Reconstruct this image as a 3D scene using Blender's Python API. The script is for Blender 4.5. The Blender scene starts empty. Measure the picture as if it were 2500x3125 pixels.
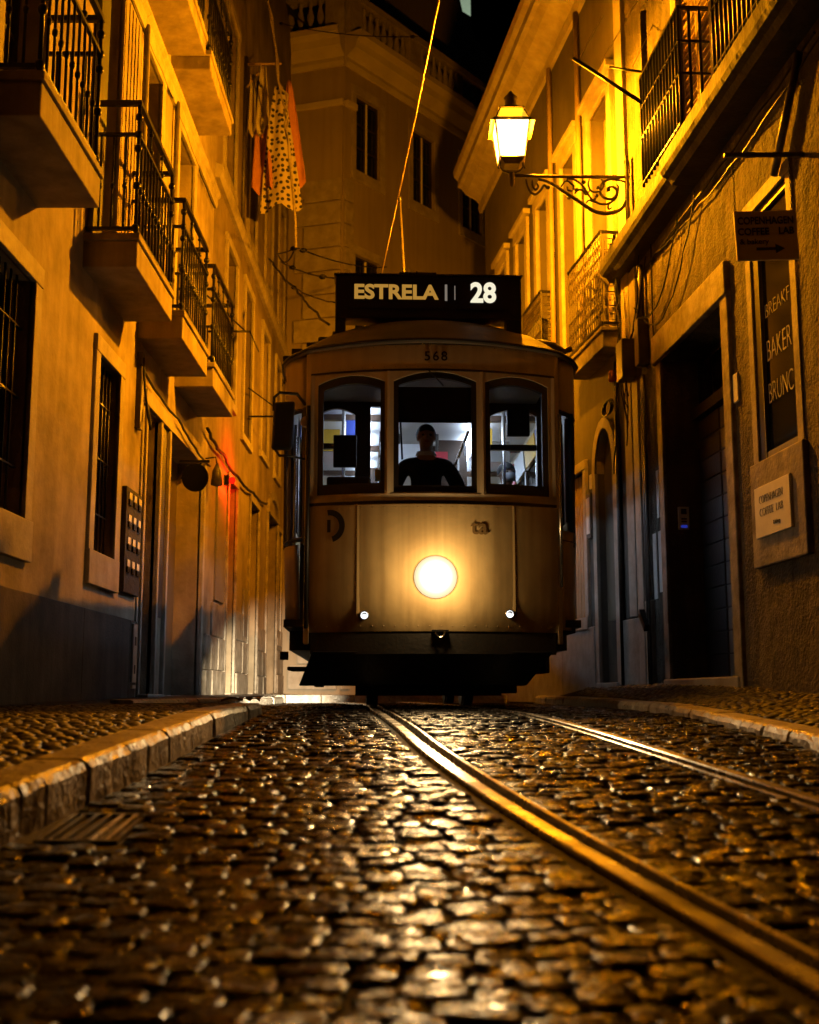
import bpy, bmesh, math, random
import numpy as np
from mathutils import Vector, Matrix, noise as mnoise

random.seed(7)
rng = np.random.default_rng(11)
scene = bpy.context.scene
C = scene.collection
R = math.radians
EYE = 0.11

# ------------------------------------------------------------------ camera, sky, exposure
cam_data = bpy.data.cameras.new('camera')
cam_data.sensor_fit = 'VERTICAL'
cam_data.sensor_height = 36.0
cam_data.lens = 3600.0 / 3125.0 * 36.0
cam_data.clip_start = 0.05
cam_data.clip_end = 400.0
cam_data.dof.use_dof = True
cam_data.dof.focus_distance = 9.6
cam_data.dof.aperture_fstop = 2.8
camera = bpy.data.objects.new('camera', cam_data)
camera.location = (0, 0, EYE)
camera.rotation_euler = (R(90) + math.atan(557 / 3600.0), 0, 0)
C.objects.link(camera)
scene.camera = camera

world = bpy.data.worlds.new('World')
scene.world = world
world.use_nodes = True
wn = world.node_tree.nodes
sky_tex = wn.new('ShaderNodeTexSky')
sky_tex.sky_type = 'NISHITA'
sky_tex.sun_disc = False
sky_tex.sun_elevation = R(-9)
sky_tex.sun_rotation = R(60)
wn['Background'].inputs['Strength'].default_value = 0.05
world.node_tree.links.new(sky_tex.outputs['Color'], wn['Background'].inputs['Color'])

moon = bpy.data.lights.new('moon', 'SUN')
moon.energy = 0.004
moon.angle = R(0.5)
moon.color = (0.75, 0.85, 1.0)
moon_o = bpy.data.objects.new('moon', moon)
moon_o.rotation_euler = (R(35), R(15), 0)
C.objects.link(moon_o)

scene.view_settings.view_transform = 'Standard'
scene.view_settings.look = 'None'
scene.view_settings.exposure = 0.0
scene.view_settings.gamma = 1.0
scene.view_settings.use_curve_mapping = False
scene.render.engine = 'CYCLES'
scene.cycles.use_denoising = True
scene.cycles.max_bounces = 8
scene.cycles.diffuse_bounces = 2
scene.cycles.glossy_bounces = 4
scene.cycles.transparent_max_bounces = 12
scene.cycles.transmission_bounces = 6
scene.cycles.sample_clamp_indirect = 4.0
scene.cycles.sample_clamp_direct = 0.0
scene.cycles.caustics_reflective = False
scene.cycles.caustics_refractive = False

SODIUM = (1.0, 0.315, 0.002)
HEADWARM = (1.0, 0.63, 0.26)
COOL = (0.62, 0.76, 1.0)
LAMP_W = 6300.0
HEAD_SPOT_W = 165.0
HEAD_GLOW_W = 20.0
INTERIOR_E = 17.0
STEP_W = 16000.0

# ------------------------------------------------------------------ materials
def _mat(name):
    m = bpy.data.materials.new(name)
    m.use_nodes = True
    nt = m.node_tree
    return m, nt, nt.nodes['Principled BSDF']

def pm(name, c1, c2=None, scale=3.0, rough=0.75, rough2=None, bump=0.25, bscale=70.0, bdist=0.01,
       metal=0.0, spec=0.5, streak=0.0, coarse=0.0, stretch=None, coord='Object'):
    """mottled surface: two-tone noise colour, optional vertical streaks, fine relief"""
    m, nt, p = _mat(name)
    N, L = nt.nodes, nt.links
    if coord == 'World':
        tc = N.new('ShaderNodeNewGeometry'); coord = 'Position'
    else:
        tc = N.new('ShaderNodeTexCoord')
    n1 = N.new('ShaderNodeTexNoise'); n1.inputs['Scale'].default_value = scale
    n1.inputs['Detail'].default_value = 7; n1.inputs['Roughness'].default_value = 0.62
    L.new(tc.outputs[coord], n1.inputs['Vector'])
    ramp = N.new('ShaderNodeValToRGB')
    c2 = c2 or tuple(x * 0.7 for x in c1)
    ramp.color_ramp.elements[0].position = 0.34; ramp.color_ramp.elements[1].position = 0.68
    ramp.color_ramp.elements[0].color = (*c2, 1); ramp.color_ramp.elements[1].color = (*c1, 1)
    L.new(n1.outputs['Fac'], ramp.inputs['Fac'])
    col = ramp.outputs['Color']
    if streak > 0:
        mp = N.new('ShaderNodeMapping'); mp.inputs['Scale'].default_value = (5.0, 5.0, 0.22)
        L.new(tc.outputs[coord], mp.inputs['Vector'])
        n3 = N.new('ShaderNodeTexNoise'); n3.inputs['Scale'].default_value = 1.6; n3.inputs['Detail'].default_value = 5
        L.new(mp.outputs['Vector'], n3.inputs['Vector'])
        r3 = N.new('ShaderNodeValToRGB')
        r3.color_ramp.elements[0].position = 0.38; r3.color_ramp.elements[1].position = 0.6
        k = 1 - streak
        r3.color_ramp.elements[0].color = (k, k * 0.97, k * 0.93, 1); r3.color_ramp.elements[1].color = (1, 1, 1, 1)
        L.new(n3.outputs['Fac'], r3.inputs['Fac'])
        mx = N.new('ShaderNodeMixRGB'); mx.blend_type = 'MULTIPLY'; mx.inputs['Fac'].default_value = 1.0
        L.new(col, mx.inputs['Color1']); L.new(r3.outputs['Color'], mx.inputs['Color2'])
        col = mx.outputs['Color']
    L.new(col, p.inputs['Base Color'])
    p.inputs['Metallic'].default_value = metal
    p.inputs['Specular IOR Level'].default_value = spec
    if rough2 is None:
        p.inputs['Roughness'].default_value = rough
    else:
        n4 = N.new('ShaderNodeTexNoise'); n4.inputs['Scale'].default_value = scale * 2.3; n4.inputs['Detail'].default_value = 4
        L.new(tc.outputs[coord], n4.inputs['Vector'])
        mr = N.new('ShaderNodeMapRange'); mr.inputs['From Min'].default_value = 0.35; mr.inputs['From Max'].default_value = 0.65
        mr.inputs['To Min'].default_value = rough; mr.inputs['To Max'].default_value = rough2
        L.new(n4.outputs['Fac'], mr.inputs['Value']); L.new(mr.outputs['Result'], p.inputs['Roughness'])
    if bump > 0:
        n2 = N.new('ShaderNodeTexNoise'); n2.inputs['Scale'].default_value = bscale; n2.inputs['Detail'].default_value = 5
        bsrc = tc.outputs[coord]
        if stretch:
            ms = N.new('ShaderNodeMapping'); ms.inputs['Scale'].default_value = stretch; L.new(bsrc, ms.inputs['Vector']); bsrc = ms.outputs['Vector']
        L.new(bsrc, n2.inputs['Vector'])
        b = N.new('ShaderNodeBump'); b.inputs['Strength'].default_value = bump; b.inputs['Distance'].default_value = bdist
        L.new(n2.outputs['Fac'], b.inputs['Height'])
        if coarse > 0:
            n5 = N.new('ShaderNodeTexNoise'); n5.inputs['Scale'].default_value = bscale * 0.13; n5.inputs['Detail'].default_value = 3
            L.new(bsrc, n5.inputs['Vector'])
            b2 = N.new('ShaderNodeBump'); b2.inputs['Strength'].default_value = coarse; b2.inputs['Distance'].default_value = bdist * 5
            L.new(n5.outputs['Fac'], b2.inputs['Height']); L.new(b2.outputs['Normal'], b.inputs['Normal'])
        L.new(b.outputs['Normal'], p.inputs['Normal'])
    return m

def emit(name, col, strength, transp=0.0):
    m = bpy.data.materials.new(name); m.use_nodes = True
    nt = m.node_tree; nt.nodes.clear()
    out = nt.nodes.new('ShaderNodeOutputMaterial')
    e = nt.nodes.new('ShaderNodeEmission')
    e.inputs['Color'].default_value = (*col, 1); e.inputs['Strength'].default_value = strength
    if transp > 0:
        t = nt.nodes.new('ShaderNodeBsdfTransparent'); mx = nt.nodes.new('ShaderNodeMixShader')
        mx.inputs['Fac'].default_value = transp
        nt.links.new(e.outputs[0], mx.inputs[1]); nt.links.new(t.outputs[0], mx.inputs[2])
        nt.links.new(mx.outputs[0], out.inputs['Surface'])
    else:
        nt.links.new(e.outputs[0], out.inputs['Surface'])
    return m

def glass(name, tint=(0.9, 0.95, 0.95), gloss=0.12, rough=0.03):
    """window glass: mostly clear, with a real mirror component"""
    m = bpy.data.materials.new(name); m.use_nodes = True
    nt = m.node_tree; nt.nodes.clear()
    out = nt.nodes.new('ShaderNodeOutputMaterial')
    t = nt.nodes.new('ShaderNodeBsdfTransparent'); t.inputs['Color'].default_value = (*tint, 1)
    g = nt.nodes.new('ShaderNodeBsdfGlossy'); g.inputs['Roughness'].default_value = rough
    lw = nt.nodes.new('ShaderNodeLayerWeight'); lw.inputs['Blend'].default_value = gloss
    mx = nt.nodes.new('ShaderNodeMixShader')
    nt.links.new(lw.outputs['Fresnel'], mx.inputs['Fac'])
    nt.links.new(t.outputs[0], mx.inputs[1]); nt.links.new(g.outputs[0], mx.inputs[2])
    nt.links.new(mx.outputs[0], out.inputs['Surface'])
    return m

M = {}
M['plaster_a'] = pm('cream_plaster', (0.381, 0.32, 0.231), (0.16, 0.128, 0.084), 1.3, 0.85, bump=0.3, bscale=45, streak=0.12, coarse=0.25)
M['plaster_b'] = pm('ochre_plaster', (0.272, 0.218, 0.147), (0.102, 0.078, 0.047), 1.1, 0.85, bump=0.35, bscale=45, streak=0.18, coarse=0.3)
M['plaster_r'] = pm('rough_plaster', (0.12, 0.097, 0.067), (0.044, 0.034, 0.021), 1.6, 0.9, bump=1.0, bscale=40, bdist=0.03, streak=0.3, coarse=0.5)
M['plaster_r2'] = pm('smooth_plaster', (0.095, 0.082, 0.063), (0.054, 0.045, 0.032), 0.9, 0.82, bump=0.18, bscale=40, streak=0.12, coarse=0.15)
M['plaster_bg'] = pm('pale_plaster', (0.31, 0.26, 0.192), (0.247, 0.206, 0.147), 0.5, 0.85, bump=0.2, bscale=30, streak=0.1)
M['plinth'] = pm('stained_plinth', (0.105, 0.074, 0.045), (0.022, 0.015, 0.009), 2.2, 0.7, bump=0.4, bscale=50, streak=0.35)
M['stone'] = pm('limestone', (0.354, 0.32, 0.265), (0.233, 0.2, 0.155), 4.5, 0.7, bump=0.35, bscale=40, coarse=0.2)
M['stone_bg'] = pm('uplit_limestone', (0.50, 0.45, 0.37), (0.40, 0.35, 0.28), 1.5, 0.8, bump=0.2, bscale=20)  # brighter limestone copy, light from below put into the cornice colour
M['stone_worn'] = pm('worn_limestone', (0.277, 0.243, 0.19), (0.11, 0.088, 0.06), 6.0, 0.7, bump=0.6, bscale=35, coarse=0.4)
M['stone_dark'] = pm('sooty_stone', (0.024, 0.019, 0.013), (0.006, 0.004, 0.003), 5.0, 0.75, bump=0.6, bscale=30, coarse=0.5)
M['slab'] = pm('balcony_slab', (0.301, 0.254, 0.179), (0.165, 0.127, 0.076), 2.6, 0.8, bump=0.3, bscale=40, coarse=0.2, streak=0.2)
M['iron'] = pm('black_iron', (0.008, 0.007, 0.006), (0.004, 0.004, 0.004), 20, 0.34, bump=0.15, bscale=120, spec=0.22)
M['iron_worn'] = pm('painted_iron', (0.06, 0.045, 0.03), (0.02, 0.016, 0.012), 14, 0.45, bump=0.25, bscale=90)
M['wood_dark'] = pm('dark_wood', (0.03, 0.021, 0.015), (0.013, 0.01, 0.007), 5, 0.5, bump=0.3, bscale=30)
M['wood_green'] = pm('dark_green_paint', (0.05, 0.06, 0.035), (0.03, 0.035, 0.02), 5, 0.55, bump=0.2, bscale=30)
M['door_metal'] = pm('grey_door_paint', (0.16, 0.14, 0.115), (0.11, 0.095, 0.08), 2, 0.55, bump=0.1, bscale=40)
M['door_lit'] = pm('ochre_door_paint', (0.12, 0.094, 0.057), (0.089, 0.068, 0.038), 1.5, 0.6, bump=0.12, bscale=40)
M['shutter'] = pm('ochre_shutter', (0.34, 0.245, 0.136), (0.233, 0.162, 0.078), 3, 0.6, bump=0.15, bscale=40)
M['red_paint'] = pm('red_paint', (0.315, 0.07, 0.021), (0.21, 0.035, 0.014), 3, 0.55, bump=0.15, bscale=40)
M['dark_glass'] = pm('dark_window_glass', (0.012, 0.014, 0.018), (0.006, 0.007, 0.009), 2, 0.08, bump=0.0)
M['void'] = pm('unlit_room', (0.012, 0.010, 0.008), (0.006, 0.005, 0.004), 2, 0.9, bump=0.0)
M['pipe'] = pm('grey_pipe', (0.13, 0.11, 0.09), (0.07, 0.06, 0.05), 8, 0.5, bump=0.2, bscale=60)
M['cable'] = pm('black_cable', (0.007, 0.006, 0.006), (0.004, 0.004, 0.004), 20, 0.5, bump=0.0, spec=0.15)
M['cable_pale'] = pm('weathered_cable', (0.38, 0.323, 0.228), (0.19, 0.152, 0.114), 20, 0.4, bump=0.0)
M['copper'] = pm('contact_wire', (0.62, 0.44, 0.26), (0.5, 0.34, 0.2), 20, 0.3, bump=0.0, metal=0.8)
M['paper'] = pm('white_paper', (0.70, 0.68, 0.62), (0.6, 0.58, 0.52), 6, 0.8, bump=0.05)
M['plate'] = pm('brushed_plate', (0.55, 0.52, 0.47), (0.42, 0.40, 0.36), 9, 0.35, bump=0.1, metal=0.5)
M['signboard'] = pm('tan_signboard', (0.69, 0.57, 0.39), (0.6, 0.495, 0.33), 3, 0.6, bump=0.05)
M['ink'] = pm('black_lettering', (0.012, 0.012, 0.012), (0.008, 0.008, 0.008), 8, 0.6, bump=0.0)
M['ink_white'] = pm('white_lettering', (0.4, 0.39, 0.36), (0.35, 0.34, 0.31), 8, 0.6, bump=0.0)
M['cobble'] = pm('wet_basalt', (0.014, 0.012, 0.0095), (0.0045, 0.0038, 0.003), 16.0, 0.10, rough2=0.34, bump=1.0, bscale=46, bdist=0.016, coarse=0.9, spec=0.085, stretch=(0.45, 1.3, 1.0), coord='World')
M['pave'] = pm('wet_pavement_stone', (0.032, 0.027, 0.022), (0.014, 0.011, 0.008), 9.0, 0.34, rough2=0.6, bump=0.6, bscale=60, bdist=0.006, coarse=0.4, spec=0.25)
M['joint'] = pm('joint_grit', (0.016, 0.013, 0.009), (0.006, 0.005, 0.004), 12, 0.8, bump=0.8, bscale=70, spec=0.12, coord='World')
M['matte_black'] = pm('matte_black_paint', (0.006, 0.006, 0.006), (0.004, 0.004, 0.004), 8, 0.7, bump=0.1, spec=0.05)
M['kerb'] = pm('kerb_limestone', (0.393, 0.359, 0.308), (0.196, 0.171, 0.139), 7.0, 0.26, rough2=0.5, bump=0.8, bscale=38, bdist=0.012, coarse=0.5)
M['rail'] = pm('polished_rail_steel', (0.60, 0.58, 0.55), (0.46, 0.44, 0.42), 3.0, 0.20, rough2=0.30, bump=0.06, bscale=25, bdist=0.003, metal=1.0)
M['rail_side'] = pm('groove_black', (0.012, 0.010, 0.008), (0.006, 0.005, 0.004), 12, 0.8, bump=0.4, bscale=60, spec=0.1)  # plain near-black for the rail groove
M['cloth_white'] = pm('white_cloth', (0.434, 0.392, 0.322), (0.35, 0.308, 0.238), 6, 0.9, bump=0.2, bscale=60)
M['cloth_orange'] = pm('orange_cloth', (0.44, 0.192, 0.096), (0.336, 0.136, 0.064), 6, 0.9, bump=0.2, bscale=60)
M['cloth_dark'] = pm('dark_cloth', (0.07, 0.06, 0.05), (0.04, 0.035, 0.03), 6, 0.9, bump=0.2, bscale=60)
M['foliage'] = pm('dry_leaf', (0.30, 0.17, 0.05), (0.2, 0.1, 0.03), 9, 0.6, bump=0.1)

# ------------------------------------------------------------------ mesh helpers
class MB:
    def __init__(self): self.v = []; self.f = []
    def add(self, vs, fs):
        b = len(self.v); self.v.extend([tuple(x) for x in vs]); self.f.extend([tuple(i + b for i in f) for f in fs]); return self
    def hexa(self, p):            # 8 points: bottom ring 0-3, top ring 4-7
        return self.add(p, [(0, 3, 2, 1), (4, 5, 6, 7), (0, 1, 5, 4), (1, 2, 6, 5), (2, 3, 7, 6), (3, 0, 4, 7)])
    def box(self, x0, x1, y0, y1, z0, z1):
        return self.hexa([(x0, y0, z0), (x1, y0, z0), (x1, y1, z0), (x0, y1, z0), (x0, y0, z1), (x1, y0, z1), (x1, y1, z1), (x0, y1, z1)])
    def fbox(self, fr, s0, s1, z0, z1, d0, d1):
        return self.hexa([fr(s0, z0, d0), fr(s0, z0, d1), fr(s1, z0, d1), fr(s1, z0, d0), fr(s0, z1, d0), fr(s0, z1, d1), fr(s1, z1, d1), fr(s1, z1, d0)])
    def tube(self, pts, r, n=6, cap=True):
        pts = [Vector(p) for p in pts]; k = len(pts)
        rr = r if isinstance(r, (list, tuple)) else [r] * k
        rings = []; ref = None
        for i, p in enumerate(pts):
            t = (pts[min(i + 1, k - 1)] - pts[max(i - 1, 0)])
            if t.length < 1e-9: t = Vector((0, 0, 1))
            t.normalize()
            if ref is None:
                ref = Vector((0, 0, 1)) if abs(t.z) < 0.9 else Vector((1, 0, 0))
            a = t.cross(ref)
            if a.length < 1e-6: a = t.cross(Vector((0, 1, 0)))
            a.normalize(); b = a.cross(t).normalized(); ref = b
            rings.append([p + a * (rr[i] * math.cos(2 * math.pi * j / n)) + b * (rr[i] * math.sin(2 * math.pi * j / n)) for j in range(n)])
        vs = [q for ring in rings for q in ring]; fs = []
        for i in range(k - 1):
            for j in range(n):
                fs.append((i * n + j, i * n + (j + 1) % n, (i + 1) * n + (j + 1) % n, (i + 1) * n + j))
        if cap:
            fs.append(tuple(range(n))[::-1]); fs.append(tuple((k - 1) * n + j for j in range(n)))
        return self.add(vs, fs)
    def lathe(self, o, prof, n=10):        # profile of (r, z) about a vertical axis through o
        o = Vector(o); vs = []; fs = []
        for r, z in prof:
            for j in range(n):
                a = 2 * math.pi * j / n; vs.append(o + Vector((r * math.cos(a), r * math.sin(a), z)))
        for i in range(len(prof) - 1):
            for j in range(n):
                fs.append((i * n + j, i * n + (j + 1) % n, (i + 1) * n + (j + 1) % n, (i + 1) * n + j))
        fs.append(tuple(range(n))[::-1]); fs.append(tuple((len(prof) - 1) * n + j for j in range(n)))
        return self.add(vs, fs)
    def ball(self, o, r, n=8, m=5, sc=(1, 1, 1)):
        o = Vector(o); vs = []; fs = []
        for i in range(m + 1):
            t = math.pi * i / m
            for j in range(n):
                a = 2 * math.pi * j / n
                vs.append(o + Vector((r * sc[0] * math.sin(t) * math.cos(a), r * sc[1] * math.sin(t) * math.sin(a), r * sc[2] * math.cos(t))))
        for i in range(m):
            for j in range(n):
                fs.append((i * n + j, (i + 1) * n + j, (i + 1) * n + (j + 1) % n, i * n + (j + 1) % n))
        return self.add(vs, fs)
    def grid(self, rows):                  # list of equal-length point rows
        n = len(rows[0]); vs = [p for r in rows for p in r]; fs = []
        for i in range(len(rows) - 1):
            for j in range(n - 1):
                fs.append((i * n + j, i * n + j + 1, (i + 1) * n + j + 1, (i + 1) * n + j))
        return self.add(vs, fs)
    def ring(self, outer, inner, push):    # frame between two loops; push(p, t) gives front (t=0) / back (t=1) point
        n = len(outer); vs = []
        for t in (0, 1):
            vs += [push(p, t) for p in outer] + [push(p, t) for p in inner]
        fs = []
        for j in range(n):
            k = (j + 1) % n
            fs += [(j, k, n + k, n + j), (2 * n + k, 2 * n + j, 3 * n + j, 3 * n + k),
                   (j, 2 * n + j, 2 * n + k, k), (n + k, 3 * n + k, 3 * n + j, n + j)]
        return self.add(vs, fs)
    def build(self, name, mat, parent=None, smooth=False, local=False, bevel=0.0, origin=None):
        me = bpy.data.meshes.new(name)
        o = bpy.data.objects.new(name, me)
        vs = [Vector(p) for p in self.v]
        if parent is not None:
            root = parent
            while root.parent: root = root.parent
            if not local:
                inv = root.matrix_basis.inverted()
                vs = [inv @ p for p in vs]
            o.parent = parent
        elif not local:
            if origin is None:
                a = np.array([tuple(p) for p in vs]); lo, hi = a.min(0), a.max(0)
                origin = ((lo[0] + hi[0]) / 2, (lo[1] + hi[1]) / 2, lo[2])
            origin = Vector(origin)
            vs = [p - origin for p in vs]; o.location = origin
        me.from_pydata([tuple(p) for p in vs], [], self.f)
        bm = bmesh.new(); bm.from_mesh(me); bmesh.ops.recalc_face_normals(bm, faces=bm.faces); bm.to_mesh(me); bm.free()
        if mat is not None: me.materials.append(M[mat] if isinstance(mat, str) else mat)
        if smooth: me.polygons.foreach_set('use_smooth', [True] * len(me.polygons))
        if bevel > 0:
            b = o.modifiers.new('bevel', 'BEVEL'); b.width = bevel; b.segments = 2; b.limit_method = 'ANGLE'
        C.objects.link(o)
        return o

def tag(o, label=None, cat=None, group=None, kind=None):
    if label: o['label'] = label
    if cat: o['category'] = cat
    if group: o['group'] = group
    if kind: o['kind'] = kind
    return o

def thing(name, label, cat, loc=(0, 0, 0), rotz=0.0, group=None):
    o = bpy.data.objects.new(name, None); o.empty_display_size = 0.1
    o.location = loc; o.rotation_euler = (0, 0, rotz)
    o.matrix_basis = Matrix.LocRotScale(Vector(loc), Matrix.Rotation(rotz, 3, 'Z'), None)
    C.objects.link(o)
    return tag(o, label, cat, group)

def hold(name, parent):               # a part that only carries sub-parts
    o = bpy.data.objects.new(name, None); o.empty_display_size = 0.05
    o.parent = parent; C.objects.link(o); return o

def dup(o, parent=None, loc=None):
    c = o.copy(); C.objects.link(c)
    if parent is not None: c.parent = parent
    if loc is not None: c.location = loc
    return c

def text_mesh(s, size, bold=0.0, spacing=1.0, align='CENTER', extrude=0.0015):
    cu = bpy.data.curves.new('lettering', 'FONT'); cu.body = s; cu.size = size
    cu.align_x = align; cu.align_y = 'CENTER'; cu.offset = bold; cu.space_character = spacing
    cu.extrude = extrude; cu.resolution_u = 4
    tmp = bpy.data.objects.new('lettering', cu); C.objects.link(tmp)
    dg = bpy.context.evaluated_depsgraph_get()
    me = bpy.data.meshes.new_from_object(tmp.evaluated_get(dg))
    bpy.data.objects.remove(tmp); bpy.data.curves.remove(cu)
    return me

def lettering(s, size, pos, xdir, zdir, mat, parent, name='lettering', bold=0.0, spacing=1.0, align='CENTER', local=False, width=None):
    """flat letters centred at pos; xdir = reading direction, zdir = up"""
    me = text_mesh(s, size, bold, spacing, align)
    a = np.zeros(len(me.vertices) * 3); me.vertices.foreach_get('co', a); a = a.reshape(-1, 3)
    if width:
        w = a[:, 0].max() - a[:, 0].min(); a[:, 0] *= width / w
    xd = Vector(xdir).normalized(); zd = Vector(zdir).normalized(); nd = xd.cross(zd)
    pos = Vector(pos)
    vs = [pos + xd * p[0] + zd * p[1] + nd * p[2] for p in a]
    root = parent
    while root.parent: root = root.parent
    if not local:
        inv = root.matrix_basis.inverted(); vs = [inv @ p for p in vs]
    me.vertices.foreach_set('co', np.array([tuple(p) for p in vs]).ravel()); me.update()
    me.materials.clear(); me.materials.append(M[mat] if isinstance(mat, str) else mat)
    o = bpy.data.objects.new(name, me); o.parent = parent; C.objects.link(o)
    return o

def lerp(xs, ys):
    return lambda t: float(np.interp(t, xs, ys))

def smooth_curve(xs, ys):
    """monotone-ish cubic through the given knots"""
    xs = np.array(xs, float); ys = np.array(ys, float)
    h = np.diff(xs); d = np.diff(ys) / h
    m = np.zeros(len(xs)); m[0] = d[0]; m[-1] = d[-1]
    for i in range(1, len(xs) - 1): m[i] = (d[i - 1] * h[i] + d[i] * h[i - 1]) / (h[i - 1] + h[i])
    def f(t):
        if t <= xs[0]: return ys[0] + m[0] * (t - xs[0])
        if t >= xs[-1]: return ys[-1] + m[-1] * (t - xs[-1])
        i = int(np.searchsorted(xs, t) - 1); u = (t - xs[i]) / h[i]
        return ((1 + 2 * u) * (1 - u) ** 2 * ys[i] + u * (1 - u) ** 2 * h[i] * m[i]
                + u * u * (3 - 2 * u) * ys[i + 1] + u * u * (u - 1) * h[i] * m[i + 1])
    return f

def catenary(a, b, sag, n=14, wob=0.0, seed=0):
    a, b = Vector(a), Vector(b); rr = random.Random(seed); out = []
    for i in range(n + 1):
        t = i / n; p = a.lerp(b, t); p.z -= sag * 4 * t * (1 - t)
        if wob and 0 < i < n: p += Vector((rr.uniform(-wob, wob), rr.uniform(-wob, wob), rr.uniform(-wob, wob)))
        out.append(p)
    return out
# ------------------------------------------------------------------ ground: road, track, kerbs, pavements
road_z = smooth_curve([-4, 0, 1.7, 2.5, 3.5, 4.95, 6.25, 7.14, 9.25, 12, 17, 24, 40],
                      [-0.88, -0.523, -0.37, -0.298, -0.207, -0.11, -0.055, -0.024, -0.004, -0.004, 0.0, 0.02, 0.05])
track_x = smooth_curve([-4, 0, 1.95, 3.5, 4.95, 6.25, 7.14, 9.25, 12, 14, 16, 18, 21],
                       [2.55, 1.60, 1.134, 0.757, 0.537, 0.42, 0.335, 0.20, 0.087, -0.04, -0.30, -0.75, -1.8])
HALF = 0.45
KL, KR = -0.95, 1.67
kl_x = smooth_curve([-1, 1, 3, 3.5, 4.3, 6, 8], [-1.2, -1.10, -1.005, -0.955, -0.915, -0.93, -0.965])
GAP = 0.014

def sheet(name, rows, mat):
    mb = MB(); mb.grid(rows); return tag(mb.build(name, mat, origin=(0, 0, 0), smooth=True), kind='structure')

tag(MB().grid([[(-300, -60, -1.2), (300, -60, -1.2)], [(-300, 380, -1.2), (300, 380, -1.2)]]).build('ground', 'joint', origin=(0, 0, 0)), kind='structure')
ys = list(np.arange(-4, 30.1, 0.2))
def road_row(y):
    c = track_x(min(y, 20)); z = road_z(y); L_, R_ = c - HALF, c + HALF
    xs_ = [(-6.5, 0), (-4, 0), (L_ - 0.0475, 0), (L_ - 0.047, 1), (L_ + 0.068, 1), (L_ + 0.076, 0), (c, 0), (R_ - 0.076, 0), (R_ - 0.068, 1), (R_ + 0.047, 1), (R_ + 0.0475, 0), (4, 0), (6.5, 0)]
    return [(x, y, z - (0.075 if d else GAP)) for x, d in xs_]
road = sheet('road', [road_row(y) for y in ys], 'joint')

# --- cobbles
def stone_mesh(seed, g=6, flat=0.0):
    """a worn stone set, unit footprint, rounded top, with a skirt going down"""
    r = random.Random(seed); vs = []; fs = []
    off = Vector((seed * 3.7, seed * 1.9, 0))
    tx, ty = r.uniform(-0.35, 0.35), r.uniform(-0.42, 0.30)
    U = [-1, -0.86, -0.32, 0.32, 0.86, 1] if g == 6 else list(np.linspace(-1, 1, g))
    for j in range(g):
        for i in range(g):
            px, py = U[i], U[j]
            k = 1 - 0.13 * (abs(px) ** 3) * (abs(py) ** 3)
            jx = 0.09 * mnoise.noise(Vector((py * 1.3, seed * 2.3, 0.3))); jy = 0.09 * mnoise.noise(Vector((px * 1.3, seed * 1.7, 7.3)))
            x = 0.5 * px * k + jx * abs(px); y = 0.5 * py * k + jy * abs(py)
            edge = max(abs(px), abs(py))
            h = 0.0 if edge > 0.99 else (0.80 if edge > 0.8 else 1.0)
            h += 0.75 * mnoise.noise(off + Vector((px * 1.4, py * 1.4, 0))) * (edge < 0.99)
            h += tx * px + ty * py
            vs.append((x, y, h))
    for j in range(g - 1):
        for i in range(g - 1):
            fs.append((j * g + i, j * g + i + 1, (j + 1) * g + i + 1, (j + 1) * g + i))
    border = [i for i in range(g)] + [j * g + g - 1 for j in range(1, g)] + [(g - 1) * g + i for i in range(g - 2, -1, -1)] + [j * g for j in range(g - 2, 0, -1)]
    base = len(vs)
    for b in border: vs.append((vs[b][0] * 1.02, vs[b][1] * 1.02, -1.6))
    n = len(border)
    for q in range(n):
        fs.append((border[q], base + q, base + (q + 1) % n, border[(q + 1) % n]))
    return np.array(vs), fs

VARS = [stone_mesh(s) for s in range(24)]
VARS_M = []
for k, (vs, fs) in enumerate(VARS):
    me = bpy.data.meshes.new('cobblestone'); me.from_pydata([tuple(p) for p in vs], [], fs)
    me.polygons.foreach_set('use_smooth', [True] * len(me.polygons)); me.materials.append(M['cobble']); me.update()
    bm = bmesh.new(); bm.from_mesh(me); bmesh.ops.recalc_face_normals(bm, faces=bm.faces); bm.to_mesh(me); bm.free()
    VARS_M.append(me)

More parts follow.
